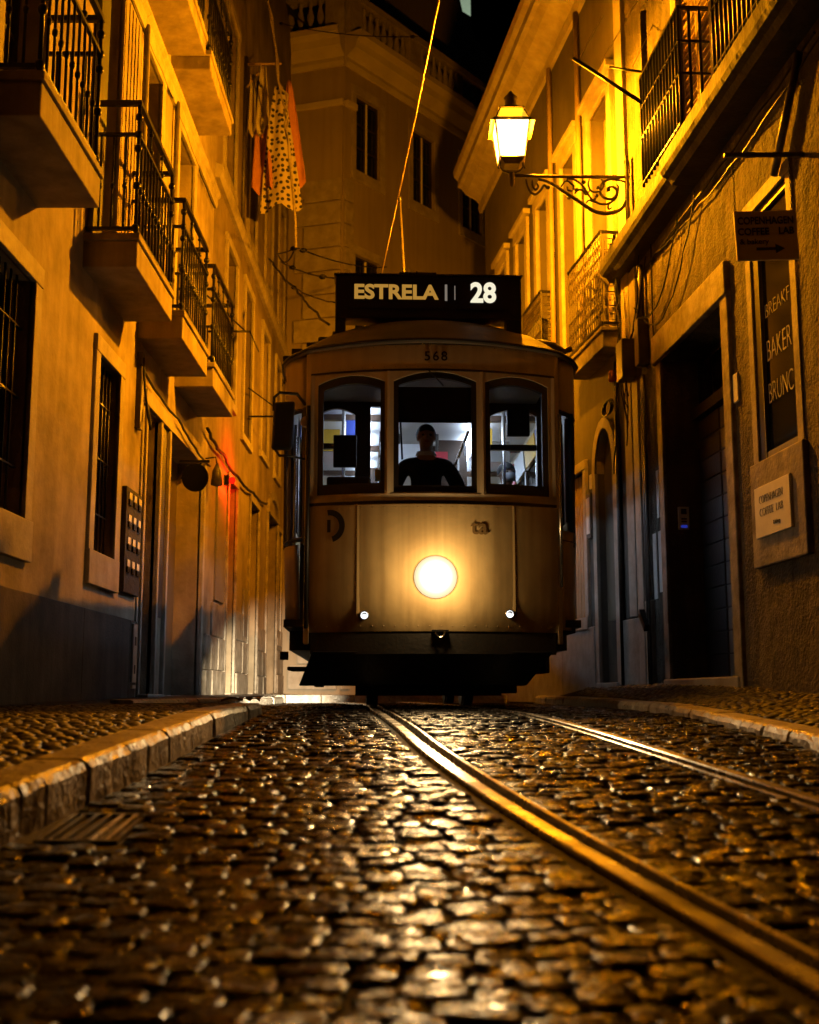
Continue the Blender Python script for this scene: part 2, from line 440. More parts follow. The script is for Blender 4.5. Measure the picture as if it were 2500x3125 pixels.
stones = []      # x, y, w, l, rot, variant, dz, rise
rr = random.Random(5)
def fill_row(x0, x1, yc, xref, tilt, pitch, wmin, wmax, ylim):
    x = x0
    while x < x1 - 0.03:
        w = rr.uniform(wmin, wmax)
        if x + w > x1 - 0.04: w = x1 - x
        xc = x + w / 2
        y = yc + tilt * (xc - xref) + rr.uniform(-0.006, 0.006) + 0.02 * mnoise.noise(Vector((xc * 1.1, yc * 0.7, 1.0)))
        if ylim[0] < y < ylim[1] and not (xc < -0.70 and 3.0 < y < 3.44):
            stones.append((xc, y, w - 0.004, pitch * rr.uniform(0.92, 1.0), math.atan(tilt) + rr.uniform(-0.09, 0.09),
                           rr.randrange(24), rr.uniform(-0.007, 0.005), rr.uniform(0.004, 0.009)))
        x += w
y = 0.7
while y < 13.6:
    p = rr.uniform(0.066, 0.086); y += p
    c = track_x(y); sl = track_x(y + 0.05) - track_x(y - 0.05); sl /= 0.1
    kl = kl_x(y) + 0.02 if y < 7.9 else -1.75
    xl, xr = c - HALF, c + HALF
    seam = xl - 0.50 + rr.uniform(-0.035, 0.035)
    fill_row(max(kl, -1.9), seam - 0.012, y, seam, -0.10, p, 0.075, 0.13, (0.7, 13.6))
    fill_row(max(seam, kl), xl - 0.085, y, xl, -sl * 0.95, p, 0.08, 0.135, (0.7, 13.6))
    fill_row(xl + 0.078, xr - 0.078, y, c, -sl * 0.95, p, 0.08, 0.135, (0.7, 13.6))
    fill_row(xr + 0.085, KR - 0.01, y, xr, -sl * 0.5, p, 0.08, 0.135, (0.7, 13.6))

def in_view(x, y):
    return abs(x) < 0.36 * y + 0.1
def rank(s): return (s[2] * s[3] * (0.11 + 0.5) / (s[1] ** 3)) if in_view(s[0], s[1]) and s[1] > 1.62 else 0
order = sorted(range(len(stones)), key=lambda i: -rank(stones[i]))
near = set(order[:300])
for i in order[:300]:
    x, y, w, l, ro, va, dz, ri = stones[i]
    o = bpy.data.objects.new('cobblestone', VARS_M[va]); C.objects.link(o); o.parent = road
    slope = math.atan((road_z(y + 0.05) - road_z(y - 0.05)) / 0.1)
    o.location = (x, y, road_z(y) + dz - ri * 0.9); o.scale = (w, l, ri)
    o.rotation_euler = (slope, 0, ro)

def joined_stones(lst, zfun, name, mat, parent, variants):
    V = []; Fl = []; base = 0
    for (x, y, w, l, ro, va, dz, ri) in lst:
        vs, fs = variants[va]
        c, s = math.cos(ro), math.sin(ro)
        px = vs[:, 0] * w; py = vs[:, 1] * l
        X = x + px * c - py * s; Y = y + px * s + py * c
        z0 = zfun(x, y); gy = (zfun(x, y + 0.04) - zfun(x, y - 0.04)) / 0.08; gx = (zfun(x + 0.04, y) - zfun(x - 0.04, y)) / 0.08
        Z = z0 + dz + vs[:, 2] * ri - ri * 0.9 + (Y - y) * gy + (X - x) * gx
        V.append(np.stack([X, Y, Z], 1)); Fl += [tuple(q + base for q in f) for f in fs]; base += len(vs)
    V = np.concatenate(V)
    me = bpy.data.meshes.new(name); me.from_pydata(V.tolist(), [], Fl); me.update()
    me.polygons.foreach_set('use_smooth', [True] * len(me.polygons)); me.materials.append(M[mat])
    bm = bmesh.new(); bm.from_mesh(me); bmesh.ops.recalc_face_normals(bm, faces=bm.faces); bm.to_mesh(me); bm.free()
    o = bpy.data.objects.new(name, me); o.parent = parent; C.objects.link(o); o['kind'] = 'stuff'
    return o
joined_stones([s for i, s in enumerate(stones) if i not in near], lambda x, y: road_z(y), 'far_cobblestones', 'cobble', road, VARS)

# --- tram rails
def rail(side, label):
    t = thing('tram_rail', label, 'rail', (track_x(1.0) + side * HALF, 1.0, road_z(1.0)), 0, 'grooved rails of the tram track')
    yy = list(np.arange(-1.0, 19.9, 0.14))
    def strip(u0, u1, z0, z1, name, mat, rnd=0.0):
        rows = []
        for y in yy:
            c = track_x(y) + side * HALF; sl = (track_x(y + 0.1) - track_x(y - 0.1)) / 0.2
            q = 1 / math.sqrt(1 + sl * sl)
            zz = road_z(y) + 0.004
            prof = [(u0, z0), (u0, z1 - rnd), (u0 + side * rnd * 0.8 * (1 if side > 0 else 1), z1), (u1 - side * rnd * 0.8, z1), (u1, z1 - rnd), (u1, z0)]
            rows.append([(c + u * q, y - u * q * sl, zz + z) for u, z in prof])
        MB().grid(rows).build(name, mat, t, smooth=False)
    # u grows away from the track centre for the right rail; running edge at u = 0
    strip(0.0, side * 0.048, -0.06, 0.0, 'rail_head', 'rail', 0.004)
    strip(-side * 0.050, 0.0, -0.06, -0.045, 'flange_groove', 'rail_side')
    strip(-side * 0.066, -side * 0.050, -0.06, -0.002, 'guard_lip', 'rail', 0.003)
    return t
rail(-1, 'grooved steel rail nearer the long left kerb, sweeping across the foreground')
rail(1, 'grooved steel rail nearer the right pavement, running under the tram')

# --- kerbs
kerb_top_l = smooth_curve([-1, 1, 2.9, 3.3, 5, 7.75, 9], [-0.47, -0.31, -0.135, -0.10, 0.0, 0.056, 0.06])
kerb_top_r = smooth_curve([-1, 2, 4, 5, 6.5, 8, 10, 14, 18], [-0.5, -0.26, -0.11, -0.055, 0.005, 0.045, 0.07, 0.09, 0.10])
wall_base_r = smooth_curve([-1, 4, 7.5, 9, 10.7, 13, 18, 24], [-0.45, -0.05, 0.11, 0.18, 0.215, 0.215, 0.19, 0.18])
wall_base_l = smooth_curve([-1, 3, 5, 7.4, 11.3, 18, 25], [-0.42, -0.10, -0.005, 0.042, 0.088, 0.12, 0.13])

def kerb_stone(parent, face_x, y0, y1, topf, inward, botf, seed, rough=0.010):
    """one kerb block with a chipped, slightly uneven face; inward = -1 when the pavement lies at smaller x"""
    r = random.Random(seed); n = max(3, int((y1 - y0) / 0.05)); rows = []
    wob = r.uniform(-0.008, 0.008)
    TT = [0, min(0.3, 0.010 / (y1 - y0))] + [i / n for i in range(1, n)] + [max(0.7, 1 - 0.010 / (y1 - y0)), 1]
    for t in TT:
        y = y0 + (y1 - y0) * t
        e = 0.010 if t in (0, 1) else 0
        nz = lambda a: rough * mnoise.noise(Vector((y * 9, a * 5.0, seed * 0.7)))
        zt = topf(y) + wob * 0.5; zb = botf(y) - 0.06; o = -inward
        x = (face_x(y) if callable(face_x) else face_x) + wob
        prof = [(x + o * (nz(0) - e), zb), (x + o * (nz(1) - e), zb + (zt - zb) * 0.45), (x + o * (nz(2) - e * 0.9), zt - 0.03 + nz(3) * 0.6),
                (x - o * (0.012 + abs(nz(4)) * 1.4), zt - 0.008 - e * 0.3 + nz(5) * 0.5), (x - o * 0.03, zt - e * 0.3 + nz(6) * 0.2), (x - o * 0.165, zt + 0.001), (x - o * 0.167, zb)]
        rows.append([(a, y, b) for a, b in prof])
    mb = MB(); mb.grid(rows); k = len(rows[0]); n = len(rows) - 1
    mb.f.append(tuple(range(k))); mb.f.append(tuple(range(n * k, n * k + k))[::-1])
    return mb.build('kerb_stone', 'kerb', parent)

kerb_l = thing('kerb_left', None, None, (KL, 1, road_z(1))); tag(kerb_l, kind='structure')
y = 0.8; k = 0
for ln in [0.5, 0.45, 0.5, 0.55, 0.30, 0.16, 0.31, 0.42, 0.24, 0.33, 0.5, 0.62, 0.7, 0.72, 0.55, 0.6]:
    if y + ln > 7.85: ln = 7.85 - y
    if ln < 0.08: break
    kerb_stone(kerb_l, kl_x, y + 0.004, y + ln - 0.004, kerb_top_l, -1, road_z, 30 + k); y += ln; k += 1
# the kerb turns towards the houses at its far end
for q in range(2):
    r0 = random.Random(90 + q); x1 = KL - 0.17 - q * 0.33; x0 = x1 - 0.325
    mb = MB(); n = 6; rows = []
    for i in range(n + 1):
        x = x0 + (x1 - x0) * i / n; nz = lambda a: 0.01 * mnoise.noise(Vector((x * 9, a * 4, q)))
        zt = 0.056; rows.append([(x, 7.84 + nz(0), -0.1), (x, 7.84 + nz(1), zt - 0.03), (x, 7.82 + nz(2), zt - 0.006), (x, 7.70, zt), (x, 7.68, -0.1)])
    mb.grid(rows); mb.f.append(tuple(range(5))); mb.f.append(tuple(range(n * 5, n * 5 + 5))[::-1])
    mb.build('kerb_stone', 'kerb', kerb_l)
kerb_r = thing('kerb_right', None, None, (KR, 1, road_z(1))); tag(kerb_r, kind='structure')
y = 2.6; k = 0
rk = random.Random(3)
while y < 17.2:
    ln = rk.uniform(0.35, 0.75)
    kerb_stone(kerb_r, KR, y + 0.004, y + ln - 0.004, kerb_top_r, 1, road_z, 60 + k); y += ln; k += 1

# narrow kerb beside the tram and the pavement closing the street behind it
kerb_f = thing('kerb_far', None, None, (-1, 17.6, 0)); tag(kerb_f, kind='structure')
y = 7.9; k = 0
while y < 17.0:
    ln = rk.uniform(0.6, 0.9)
    kerb_stone(kerb_f, -1.82, y + 0.004, min(y + ln, 17.3) - 0.004, lambda t: 0.075, -1, road_z, 140 + k); y += ln; k += 1
x = -2.3
while x < 3.0:
    ln = rk.uniform(0.4, 0.7)
    MB().hexa([(x + 0.005, 17.6, -0.08), (x + ln - 0.005, 17.6 + rk.uniform(-.012, .012), -0.08), (x + ln - 0.005, 17.8, -0.08), (x + 0.005, 17.8, -0.08),
               (x + 0.005, 17.62, 0.104), (x + ln - 0.005, 17.62, 0.104), (x + ln - 0.005, 17.8, 0.106), (x + 0.005, 17.8, 0.106)]).build('kerb_stone', 'kerb', kerb_f, bevel=0.008)
    x += ln

# --- pavements (sheets under small set stones)
def zpl(x, y):
    a = kerb_top_l(y) - 0.004 if y < 7.8 else 0.075
    b = wall_base_l(y); t = min(1, max(0, (KL - 0.16 - x) / (2.6 + KL - 0.16)))
    return a * (1 - t) + b * t
def zpr(x, y):
    w = 3.128 - 0.072 * y if y < 11.6 else 3.856 - 0.135 * y
    t = min(1, max(0, (x - KR - 0.16) / max(0.2, w - KR - 0.16)))
    return (kerb_top_r(y) - 0.004) * (1 - t) + wall_base_r(y) * t
pav_l = sheet('pavement_left', [[(x, y, zpl(x, y) - 0.012) for x in np.linspace(-2.75, kl_x(y) - 0.13, 8)] for y in np.arange(0.4, 7.75, 0.25)], 'joint')
sheet('pavement_beside_tram', [[(x, y, zpl(x, y) - 0.004) for x in np.linspace(-2.75, -1.95, 5)] for y in np.arange(7.7, 25, 0.4)], 'pave')
pav_r = sheet('pavement_right', [[(KR + 0.13 + (3.128 - 0.0 - KR) * t, y, zpr(KR + 0.13 + (3.128 - KR) * t, y) - 0.012) for t in np.linspace(0, 1, 10)] for y in np.arange(0.4, 17.6, 0.3)], 'joint')
sheet('pavement_far', [[(x, y, 0.102) for x in np.linspace(-8, 8, 6)] for y in np.arange(17.79, 42, 2.0)], 'pave')

SV = [stone_mesh(100 + s, 4) for s in range(10)]
small = []
for y in np.arange(1.0, 7.66, 0.062):
    x = -2.55 + rr.uniform(0, .05)
    while x < kl_x(y) - 0.20:
        w = rr.uniform(0.05, 0.075)
        small.append((x + w / 2, y + rr.uniform(-.008, .008), w - .006, 0.056, rr.uniform(-.25, .25), rr.randrange(10), rr.uniform(-.003, .003), rr.uniform(.004, .008)))
        x += w
joined_stones(small, zpl, 'paving_setts', 'pave', pav_l, SV)
small = []
for y in np.arange(1.2, 13.5, 0.066):
    w0 = 3.128 - 0.072 * y if y < 11.6 else 3.856 - 0.135 * y
    x = KR + 0.19 + rr.uniform(0, .05)
    while x < w0 + 0.02:
        w = rr.uniform(0.055, 0.08)
        small.append((x + w / 2, y + rr.uniform(-.008, .008), w - .006, 0.06, rr.uniform(-.25, .25), rr.randrange(10), rr.uniform(-.003, .003), rr.uniform(.004, .008)))
        x += w
joined_stones(small, zpr, 'paving_setts', 'pave', pav_r, SV)

# --- drain grate let into the road by the left kerb
g = thing('drain_grate', 'slatted iron drain grate sunk in the cobbles beside the left kerb', 'drain', (-0.83, 3.22, road_z(3.2)))
gz = lambda y: road_z(y) - 0.003
def gp(x, y, dz=0): return (x, y, gz(y) + dz)
frame_g = MB()
for (x0, x1, y0, y1) in [(-0.93, -0.74, 3.04, 3.055), (-0.93, -0.74, 3.385, 3.40), (-0.94, -0.925, 3.04, 3.40), (-0.745, -0.73, 3.04, 3.40)]:
    frame_g.hexa([gp(x0, y0, -.03), gp(x1, y0, -.03), gp(x1, y1, -.03), gp(x0, y1, -.03), gp(x0, y0), gp(x1, y0), gp(x1, y1), gp(x0, y1)])
frame_g.build('frame', 'iron', g)
for i in range(5):
    x = -0.912 + i * 0.036
    MB().hexa([gp(x, 3.055, -.03), gp(x + .013, 3.055, -.03), gp(x + .013, 3.385, -.03), gp(x, 3.385, -.03), gp(x, 3.055), gp(x + .013, 3.055), gp(x + .013, 3.385), gp(x, 3.385)]).build('bar', 'rail' if i > 2 else 'iron', g)

# a few dry leaves caught at the kerb end
for i, (x, y, a) in enumerate([(-1.13, 7.6, 0.3), (-1.06, 7.66, 1.2), (-1.0, 7.72, 2.2)]):
    c, s = math.cos(a), math.sin(a); mb = MB(); rows = []
    for t in np.linspace(0, 1, 6):
        w = 0.035 * math.sin(math.pi * min(1, t * 0.98 + 0.01)) + 0.001; u = -0.07 + 0.14 * t; lift = 0.012 + 0.02 * math.sin(t * 3)
        rows.append([(x + u * c - v * s, y + u * s + v * c, zpl(x, 7.6) + lift + (0.014 if v else 0)) for v in (-w, 0, w)])
    mb.grid(rows)
    tag(mb.build('fallen_leaf', 'foliage'), ['curled dry leaf lying farthest from the kerb edge', 'dry leaf lying between two others at the kerb end', 'dry leaf lying on the corner of the left kerb end'][i], 'leaf', 'dry leaves at the kerb end')
# ------------------------------------------------------------------ house-building helpers
def FL(s, z, d=0.0): return (-2.6 + d, s, z)
def FR1(s, z, d=0.0): return (3.128 - 0.072 * s - d, s - 0.072 * d, z)
def FR2(s, z, d=0.0): return (3.856 - 0.135 * s - d, s - 0.135 * d, z)
BO = (-1.41, 24.0)
def FB(s, z, d=0.0): return (BO[0] + 0.616 * s + 0.788 * d, BO[1] + 0.788 * s - 0.616 * d, z)
def FC(s, z, d=0.0): return (BO[0] - 0.956 * s - 0.292 * d, BO[1] + 0.292 * s - 0.956 * d, z)

def facade(house, fr, s0, s1, z0, z1, ops, mat, name='wall', thick=0.4, zlow=None):
    """wall sheet with real openings: ops = (a, b, c, d, reveal depth)"""
    S = sorted({s0, s1, *[o[0] for o in ops], *[o[1] for o in ops]}); S = [s for s in S if s0 <= s <= s1]
    Z = sorted({z0, z1, *[o[2] for o in ops], *[o[3] for o in ops]}); Z = [z for z in Z if z0 <= z <= z1]
    mb = MB()
    for i in range(len(S) - 1):
        for j in range(len(Z) - 1):
            sm, zm = (S[i] + S[i + 1]) / 2, (Z[j] + Z[j + 1]) / 2
            if any(o[0] < sm < o[1] and o[2] < zm < o[3] for o in ops): continue
            mb.add([fr(S[i], Z[j]), fr(S[i + 1], Z[j]), fr(S[i + 1], Z[j + 1]), fr(S[i], Z[j + 1])], [(0, 1, 2, 3)])
    for a, b, c, d, r in ops:
        p = [fr(a, c), fr(b, c), fr(b, d), fr(a, d)]; q = [fr(a, c, -r), fr(b, c, -r), fr(b, d, -r), fr(a, d, -r)]
        mb.add(p + q, [(0, 1, 5, 4), (1, 2, 6, 5), (2, 3, 7, 6), (3, 0, 4, 7)])
    for (a, b) in ((s0, z0),):
        t = thick
        mb.add([fr(s0, z0), fr(s0, z1), fr(s0, z1, -t), fr(s0, z0, -t), fr(s1, z0), fr(s1, z1), fr(s1, z1, -t), fr(s1, z0, -t)],
               [(0, 1, 2, 3), (4, 5, 6, 7), (1, 5, 6, 2), (3, 2, 6, 7)])
    bm_o = mb.build(name, mat, house)
    return bm_o

def surround(house, fr, a, b, c, d, w=0.13, proud=0.03, mat='stone', sill=0.14, top=None, name='window', bevel=0.006):
    top = w if top is None else top
    mb = MB()
    if w > 0: mb.fbox(fr, a - w, a, c, d, -0.02, proud); mb.fbox(fr, b, b + w, c, d, -0.02, proud)
    mb.fbox(fr, a - w - 0.004, b + w + 0.004, d, d + top, -0.02, proud + 0.006)
    if sill: mb.fbox(fr, a - w - 0.006, b + w + 0.006, c - sill, c, -0.02, proud + 0.012)
    return mb.build(name, mat, house, bevel=bevel)

def casement(part, fr, a, b, c, d, rec, wood='wood_dark', rows=2, leaves=2, glass_m='dark_glass', bar=0.045):
    """sashes with a pane per opening, set back in the reveal"""
    mb = MB(); e = 0.004
    mb.fbox(fr, a + e, a + bar, c + e, d - e, -rec, -rec + 0.05); mb.fbox(fr, b - bar, b - e, c + e, d - e, -rec, -rec + 0.05)
    mb.fbox(fr, a + bar, b - bar, d - bar, d - e, -rec, -rec + 0.05); mb.fbox(fr, a + bar, b - bar, c + e, c + bar * 1.3, -rec, -rec + 0.05)
    xs = [a + bar + (b - a - 2 * bar) * i / leaves for i in range(leaves + 1)]
    for x in xs[1:-1]: mb.fbox(fr, x - bar * 0.6, x + bar * 0.6, c + bar * 1.3, d - bar, -rec + 0.003, -rec + 0.056)
    zs = [c + bar * 1.3 + (d - bar - c - bar * 1.3) * i / rows for i in range(rows + 1)]
    for z in zs[1:-1]: mb.fbox(fr, a + bar, b - bar, z - 0.014, z + 0.014, -rec + 0.002, -rec + 0.04)
    mb.build('frame', wood, part)
    for i in range(leaves):
        for j in range(rows):
            MB().fbox(fr, xs[i] + 0.012, xs[i + 1] - 0.012, zs[j] + 0.008, zs[j + 1] - 0.008, -rec - 0.012, -rec + 0.004).build('pane', glass_m, part)

def louvres(part, fr, a, b, c, d, rec, mat, leaves=2, pitch=0.055, name='shutter_slat'):
    mb = MB(); bar = 0.045
    w = (b - a) / leaves
    for i in range(leaves):
        x0, x1 = a + i * w + 0.006, a + (i + 1) * w - 0.006
        mb.fbox(fr, x0, x0 + bar, c, d, -rec, -rec + 0.035); mb.fbox(fr, x1 - bar, x1, c, d, -rec, -rec + 0.035)
        for z in (c, (c + d) / 2 - bar / 2, d - bar): mb.fbox(fr, x0 + bar, x1 - bar, z, z + bar, -rec, -rec + 0.034)
    mb.build('shutter_frame', mat, part)
    proto = None
    for i in range(leaves):
        x0, x1 = a + i * w + 0.006 + bar, a + (i + 1) * w - 0.006 - bar
        z = c + bar
        while z < d - bar - 0.02:
            MB().hexa([fr(x0, z, -rec + 0.002), fr(x0, z - 0.0, -rec + 0.034), fr(x1, z, -rec + 0.034), fr(x1, z, -rec + 0.002),
                       fr(x0, z + pitch * 0.92, -rec - 0.002), fr(x0, z + 0.012, -rec + 0.034), fr(x1, z + 0.012, -rec + 0.034), fr(x1, z + pitch * 0.92, -rec - 0.002)]).build(name, mat, part)
            z += pitch

def panel_door(part, fr, a, b, c, d, rec, mat, cols=2, rows=3):
    MB().fbox(fr, a + .003, b - .003, c + .002, d - .003, -rec - 0.05, -rec).build('door_leaf', mat, part)
    w = (b - a) / cols; h = (d - c) / rows
    for i in range(cols):
        for j in range(rows):
            MB().fbox(fr, a + i * w + 0.06, a + (i + 1) * w - 0.06, c + j * h + 0.07, c + (j + 1) * h - 0.05, -rec - 0.01, -rec + 0.014).build('door_panel', mat, part, bevel=0.008)

def balcony(house, fr, s0, s1, zb, zt, dep, rail_h, label=None, n=None, mat='slab'):
    """stone slab with an iron railing; every baluster is a mesh of its own"""
    mb = MB()
    mb.fbox(fr, s0, s1, zb, zt - 0.06, -0.01, dep - 0.02)
    mb.fbox(fr, s0 - 0.02, s1 + 0.02, zt - 0.06, zt, -0.01, dep)
    bal = mb.build('balcony', mat, house, bevel=0.01)
    if label: bal['label'] = label
    o = dep - 0.05; e0, e1 = s0 + 0.04, s1 - 0.04
    z_top, z_sec, z_low = zt + rail_h, zt + rail_h - 0.27, zt + 0.055
    for z, r, nm in ((z_top, 0.020, 'handrail'), (z_sec, 0.013, 'middle_rail'), (z_low, 0.014, 'bottom_rail')):
        h = MB()
        h.fbox(fr, e0 - r, e1 + r, z - r, z + r, o - r, o + r)
        h.fbox(fr, e0 - r, e0 + r, z - r, z + r, 0.0, o - r); h.fbox(fr, e1 - r, e1 + r, z - r, z + r, 0.0, o - r)
        h.build(nm, 'iron', bal)
    for s in (e0, e1):
        p = MB(); x, y, _ = fr(s, 0, o)
        p.tube([(x, y, zt), (x, y, z_top)], 0.015, 8)
        for zz in (zt + 0.06, zt + 0.42, z_sec - 0.12, z_sec, z_top - 0.12): p.ball((x, y, zz), 0.032, 8, 6, (1, 1, 1.15))
        p.build('corner_post', 'iron', bal, smooth=True)
    n = n or max(5, int((e1 - e0) / 0.115))
    x0, y0, _ = fr(e0, 0, o)
    b = MB(); b.tube([(0, 0, z_low - zt), (0, 0, z_sec - zt)], 0.0100, 6); b.ball((0, 0, 0.42), 0.021, 6, 5, (1, 1, 1.5)); b.ball((0, 0, 0.50), 0.012, 6, 4); b.ball((0, 0, 0.34), 0.012, 6, 4)
    proto = None
    root = house
    for i in range(1, n):
        x, y, _ = fr(e0 + (e1 - e0) * i / n, 0, o)
        loc = Vector((x, y, zt)) - Vector(root.location)
        if proto is None:
            proto = b.build('baluster', 'iron', bal, smooth=True, local=True); proto.location = loc
        else: dup(proto, bal, loc)
    for k in range(1, 4):                                   # end returns
        for s in (e0, e1):
            x, y, _ = fr(s, 0, o * k / 4)
            dup(proto, bal, Vector((x, y, zt)) - Vector(root.location))
    nn = max(2, int((e1 - e0) / 0.34))
    k = MB(); k.tube([(0, 0, z_sec - zt), (0, 0, z_top - zt)], 0.009, 6); k.ball((0, 0, z_sec - zt + 0.05), 0.026, 8, 5); k.ball((0, 0, z_top - zt - 0.06), 0.02, 8, 5)
    kp = None
    for i in range(1, nn):
        x, y, _ = fr(e0 + (e1 - e0) * i / nn, 0, o); loc = Vector((x, y, zt)) - Vector(root.location)
        if kp is None:
            kp = k.build('rail_knob', 'iron', bal, smooth=True, local=True); kp.location = loc
        else: dup(kp, bal, loc)
    return bal

def band(house, fr, s0, s1, prof, mat, name, breaks=()):
    """moulded horizontal band: prof = list of (depth, z); split into lengths at breaks"""
    cuts = [s0, *breaks, s1]
    for a, b in zip(cuts[:-1], cuts[1:]):
        rows = [[fr(s, z, d) for d, z in prof] for s in (a + 0.003, b - 0.003)]
        mb = MB(); mb.grid(rows); k = len(prof); mb.f.append(tuple(range(k))); mb.f.append(tuple(range(k, 2 * k))[::-1])
        mb.build(name, mat, house)

# ------------------------------------------------------------------ left house with the balconies
hA = thing('townhouse', 'cream plaster house with a row of iron balconies, along the left pavement', 'house', (-2.6, 8.0, 0.0))
opsA = [(6.55, 7.80, 1.27, 2.92, 0.22), (9.53, 10.22, 1.27, 2.92, 0.24), (11.30, 11.92, 0.06, 2.90, 0.30), (12.50, 14.50, 0.08, 2.96, 0.36),
        (6.95, 7.75, 3.76, 6.40, 0.26), (9.30, 9.86, 3.76, 6.40, 0.26), (10.86, 11.50, 3.76, 6.42, 0.26), (12.48, 13.38, 3.76, 6.40, 0.26),
        (6.7, 7.6, 7.1, 9.6, 0.26), (9.05, 9.9, 7.1, 9.6, 0.26), (10.6, 11.4, 7.1, 9.6, 0.26), (12.3, 13.2, 7.1, 9.6, 0.26)]
facade(hA, FL, 1.0, 14.9, -0.5, 12.5, opsA, 'plaster_a')
# stained plinth, in panels
for a, b in ((1.0, 6.2), (6.2, 9.35), (9.35, 10.9), (10.9, 11.18)):
    MB().fbox(FL, a + 0.002, b - 0.002, -0.4, 0.79, -0.01, 0.028).build('plinth_panel', 'plinth', hA, bevel=0.006)
# ground-floor windows with grilles
for (a, b) in ((6.55, 7.80), (9.53, 10.22)):
    w = surround(hA, FL, a, b, 1.27, 2.92, 0.14, 0.03, 'stone', 0.28)
    casement(w, FL, a, b, 1.27, 2.92, 0.20, 'wood_dark', 2)
    s = a + 0.07
    while s < b - 0.03:
        x, y, _ = FL(s, 0, -0.06)
        MB().tube([(x, y, 1.27), (x, y, 2.92)], 0.009, 6).build('grille_bar', 'iron', w, smooth=True); s += 0.115
    for z in (1.62, 2.1, 2.58): MB().fbox(FL, a, b, z - 0.006, z + 0.006, -0.075, -0.05).build('grille_crossbar', 'iron', w)
# narrow entrance door between dressed stone jambs
d1 = MB()
for a, b, pr in ((11.17, 11.235, 0.02), (11.235, 11.30, 0.045), (11.92, 11.99, 0.045), (11.99, 12.05, 0.02), (12.36, 12.43, 0.045), (12.43, 12.50, 0.025)):
    d1.fbox(FL, a, b, 0.0, 2.90, -0.04, pr)
d1.fbox(FL, 11.17, 12.50, 2.905, 3.06, -0.03, 0.05)
d1 = d1.build('entrance_door', 'stone', hA, bevel=0.008)
panel_door(d1, FL, 11.30, 11.92, 0.1, 2.90, 0.26, 'wood_dark', 1, 4)
MB().fbox(FL, 11.24, 12.0, 0.0, 0.115, -0.28, 0.14).build('door_step', 'stone', d1, bevel=0.01)
MB().fbox(FL, 12.06, 12.35, 0.9, 2.88, -0.03, 0.012).build('jamb_panel', 'wood_dark', d1)
# wide metal door
d2 = surround(hA, FL, 12.505, 14.5, 0.08, 2.96, 0.0, 0.0, 'stone', 0, top=0.12, name='wide_door')
for i in range(2):
    MB().fbox(FL, 12.51 + i * 0.997, 12.51 + (i + 1) * 0.997 - 0.006, 0.1, 2.955, -0.36, -0.30).build('door_leaf', 'door_lit', d2)
MB().fbox(FL, 13.46, 13.50, 1.0, 1.22, -0.30, -0.27).build('door_handle', 'iron', d2, bevel=0.008)
MB().fbox(FL, 12.6, 14.5, 0.02, 0.10, -0.30, 0.05).build('door_step', 'stone', d2, bevel=0.008)
MB().fbox(FL, 14.5, 14.6, 0.0, 3.0, -0.03, 0.05).build('door_jamb', 'stone', d2, bevel=0.008)
# wooden name board with twelve key boxes
kb = MB().fbox(FL, 10.52, 11.13, 1.02, 1.98, -0.005, 0.045).build('name_board', 'stone_dark', hA, bevel=0.006)
for i in range(3):
    for j in range(4):
        s0 = 10.585 + i * 0.185; z0 = 1.19 + j * 0.205
        MB().fbox(FL, s0, s0 + 0.105, z0 + 0.012, z0 + 0.062, 0.043, 0.060).build('bell_button', 'iron', kb)
        nm = MB().fbox(FL, s0, s0 + 0.105, z0 + 0.066, z0 + 0.128, 0.043, 0.056).build('name_card', 'paper', kb)
        MB().fbox(FL, s0 + 0.03, s0 + 0.07, z0 + 0.08, z0 + 0.114, 0.056, 0.0575).build('card_print', 'ink', nm) if False else None
pl = MB().fbox(FL, 10.96, 11.12, 0.22, 0.76, 0.02, 0.05).build('meter_cover', 'plate', hA, bevel=0.006)
MB().fbox(FL, 11.02, 11.06, 0.30, 0.38, 0.05, 0.054).build('keyhole_plate', 'iron', pl)
MB().fbox(FL, 11.01, 11.07, 0.56, 0.64, 0.05, 0.054).build('keyhole_plate', 'iron', pl)
MB().fbox(FL, 10.97, 11.11, 0.165, 0.195, 0.02, 0.05).build('meter_foot', 'plate', hA)
# balcony doors with their stone frames
for (a, b, c, d) in ((6.95, 7.75, 3.76, 6.40), (9.30, 9.86, 3.76, 6.40), (10.86, 11.50, 3.76, 6.42), (12.48, 13.38, 3.76, 6.40)):
    w = surround(hA, FL, a, b, c, d, 0.15, 0.03, 'stone', 0, name='balcony_door')
    casement(w, FL, a, b, c, d, 0.22, 'wood_dark', 3)
for (a, b) in ((6.7, 7.6), (9.05, 9.9), (10.6, 11.4), (12.3, 13.2)):
    w = surround(hA, FL, a, b, 7.1, 9.6, 0.15, 0.03, 'stone', 0, name='balcony_door')
    casement(w, FL, a, b, 7.1, 9.6, 0.22, 'wood_dark', 3)
MB().fbox(FL, 9.02, 9.29, 3.76, 6.40, 0.012, 0.055).build('open_shutter', 'wood_green', hA)
MB().fbox(FL, 9.88, 10.48, 3.76, 6.42, 0.002, 0.036).build('folded_shutter', 'plaster_a', hA)
for s in (9.98, 10.1, 10.22, 10.34): MB().fbox(FL, s, s + 0.05, 3.8, 6.38, 0.03, 0.046).build('shutter_rib', 'plaster_a', hA)
for s in (10.63, 12.14):
    MB().tube([(-2.6 + 0.05, s, 3.8), (-2.6 + 0.05, s, 6.55)], 0.028, 8).build('rain_pipe', 'pipe', hA, smooth=True)
band(hA, FL, 1.0, 14.9, [(0, 6.50), (0.035, 6.50), (0.05, 6.54), (0.05, 6.62), (0.085, 6.65), (0.085, 6.70), (0, 6.72)], 'stone', 'string_course', (4.2, 7.6, 10.6, 12.8))
DEP = 0.45
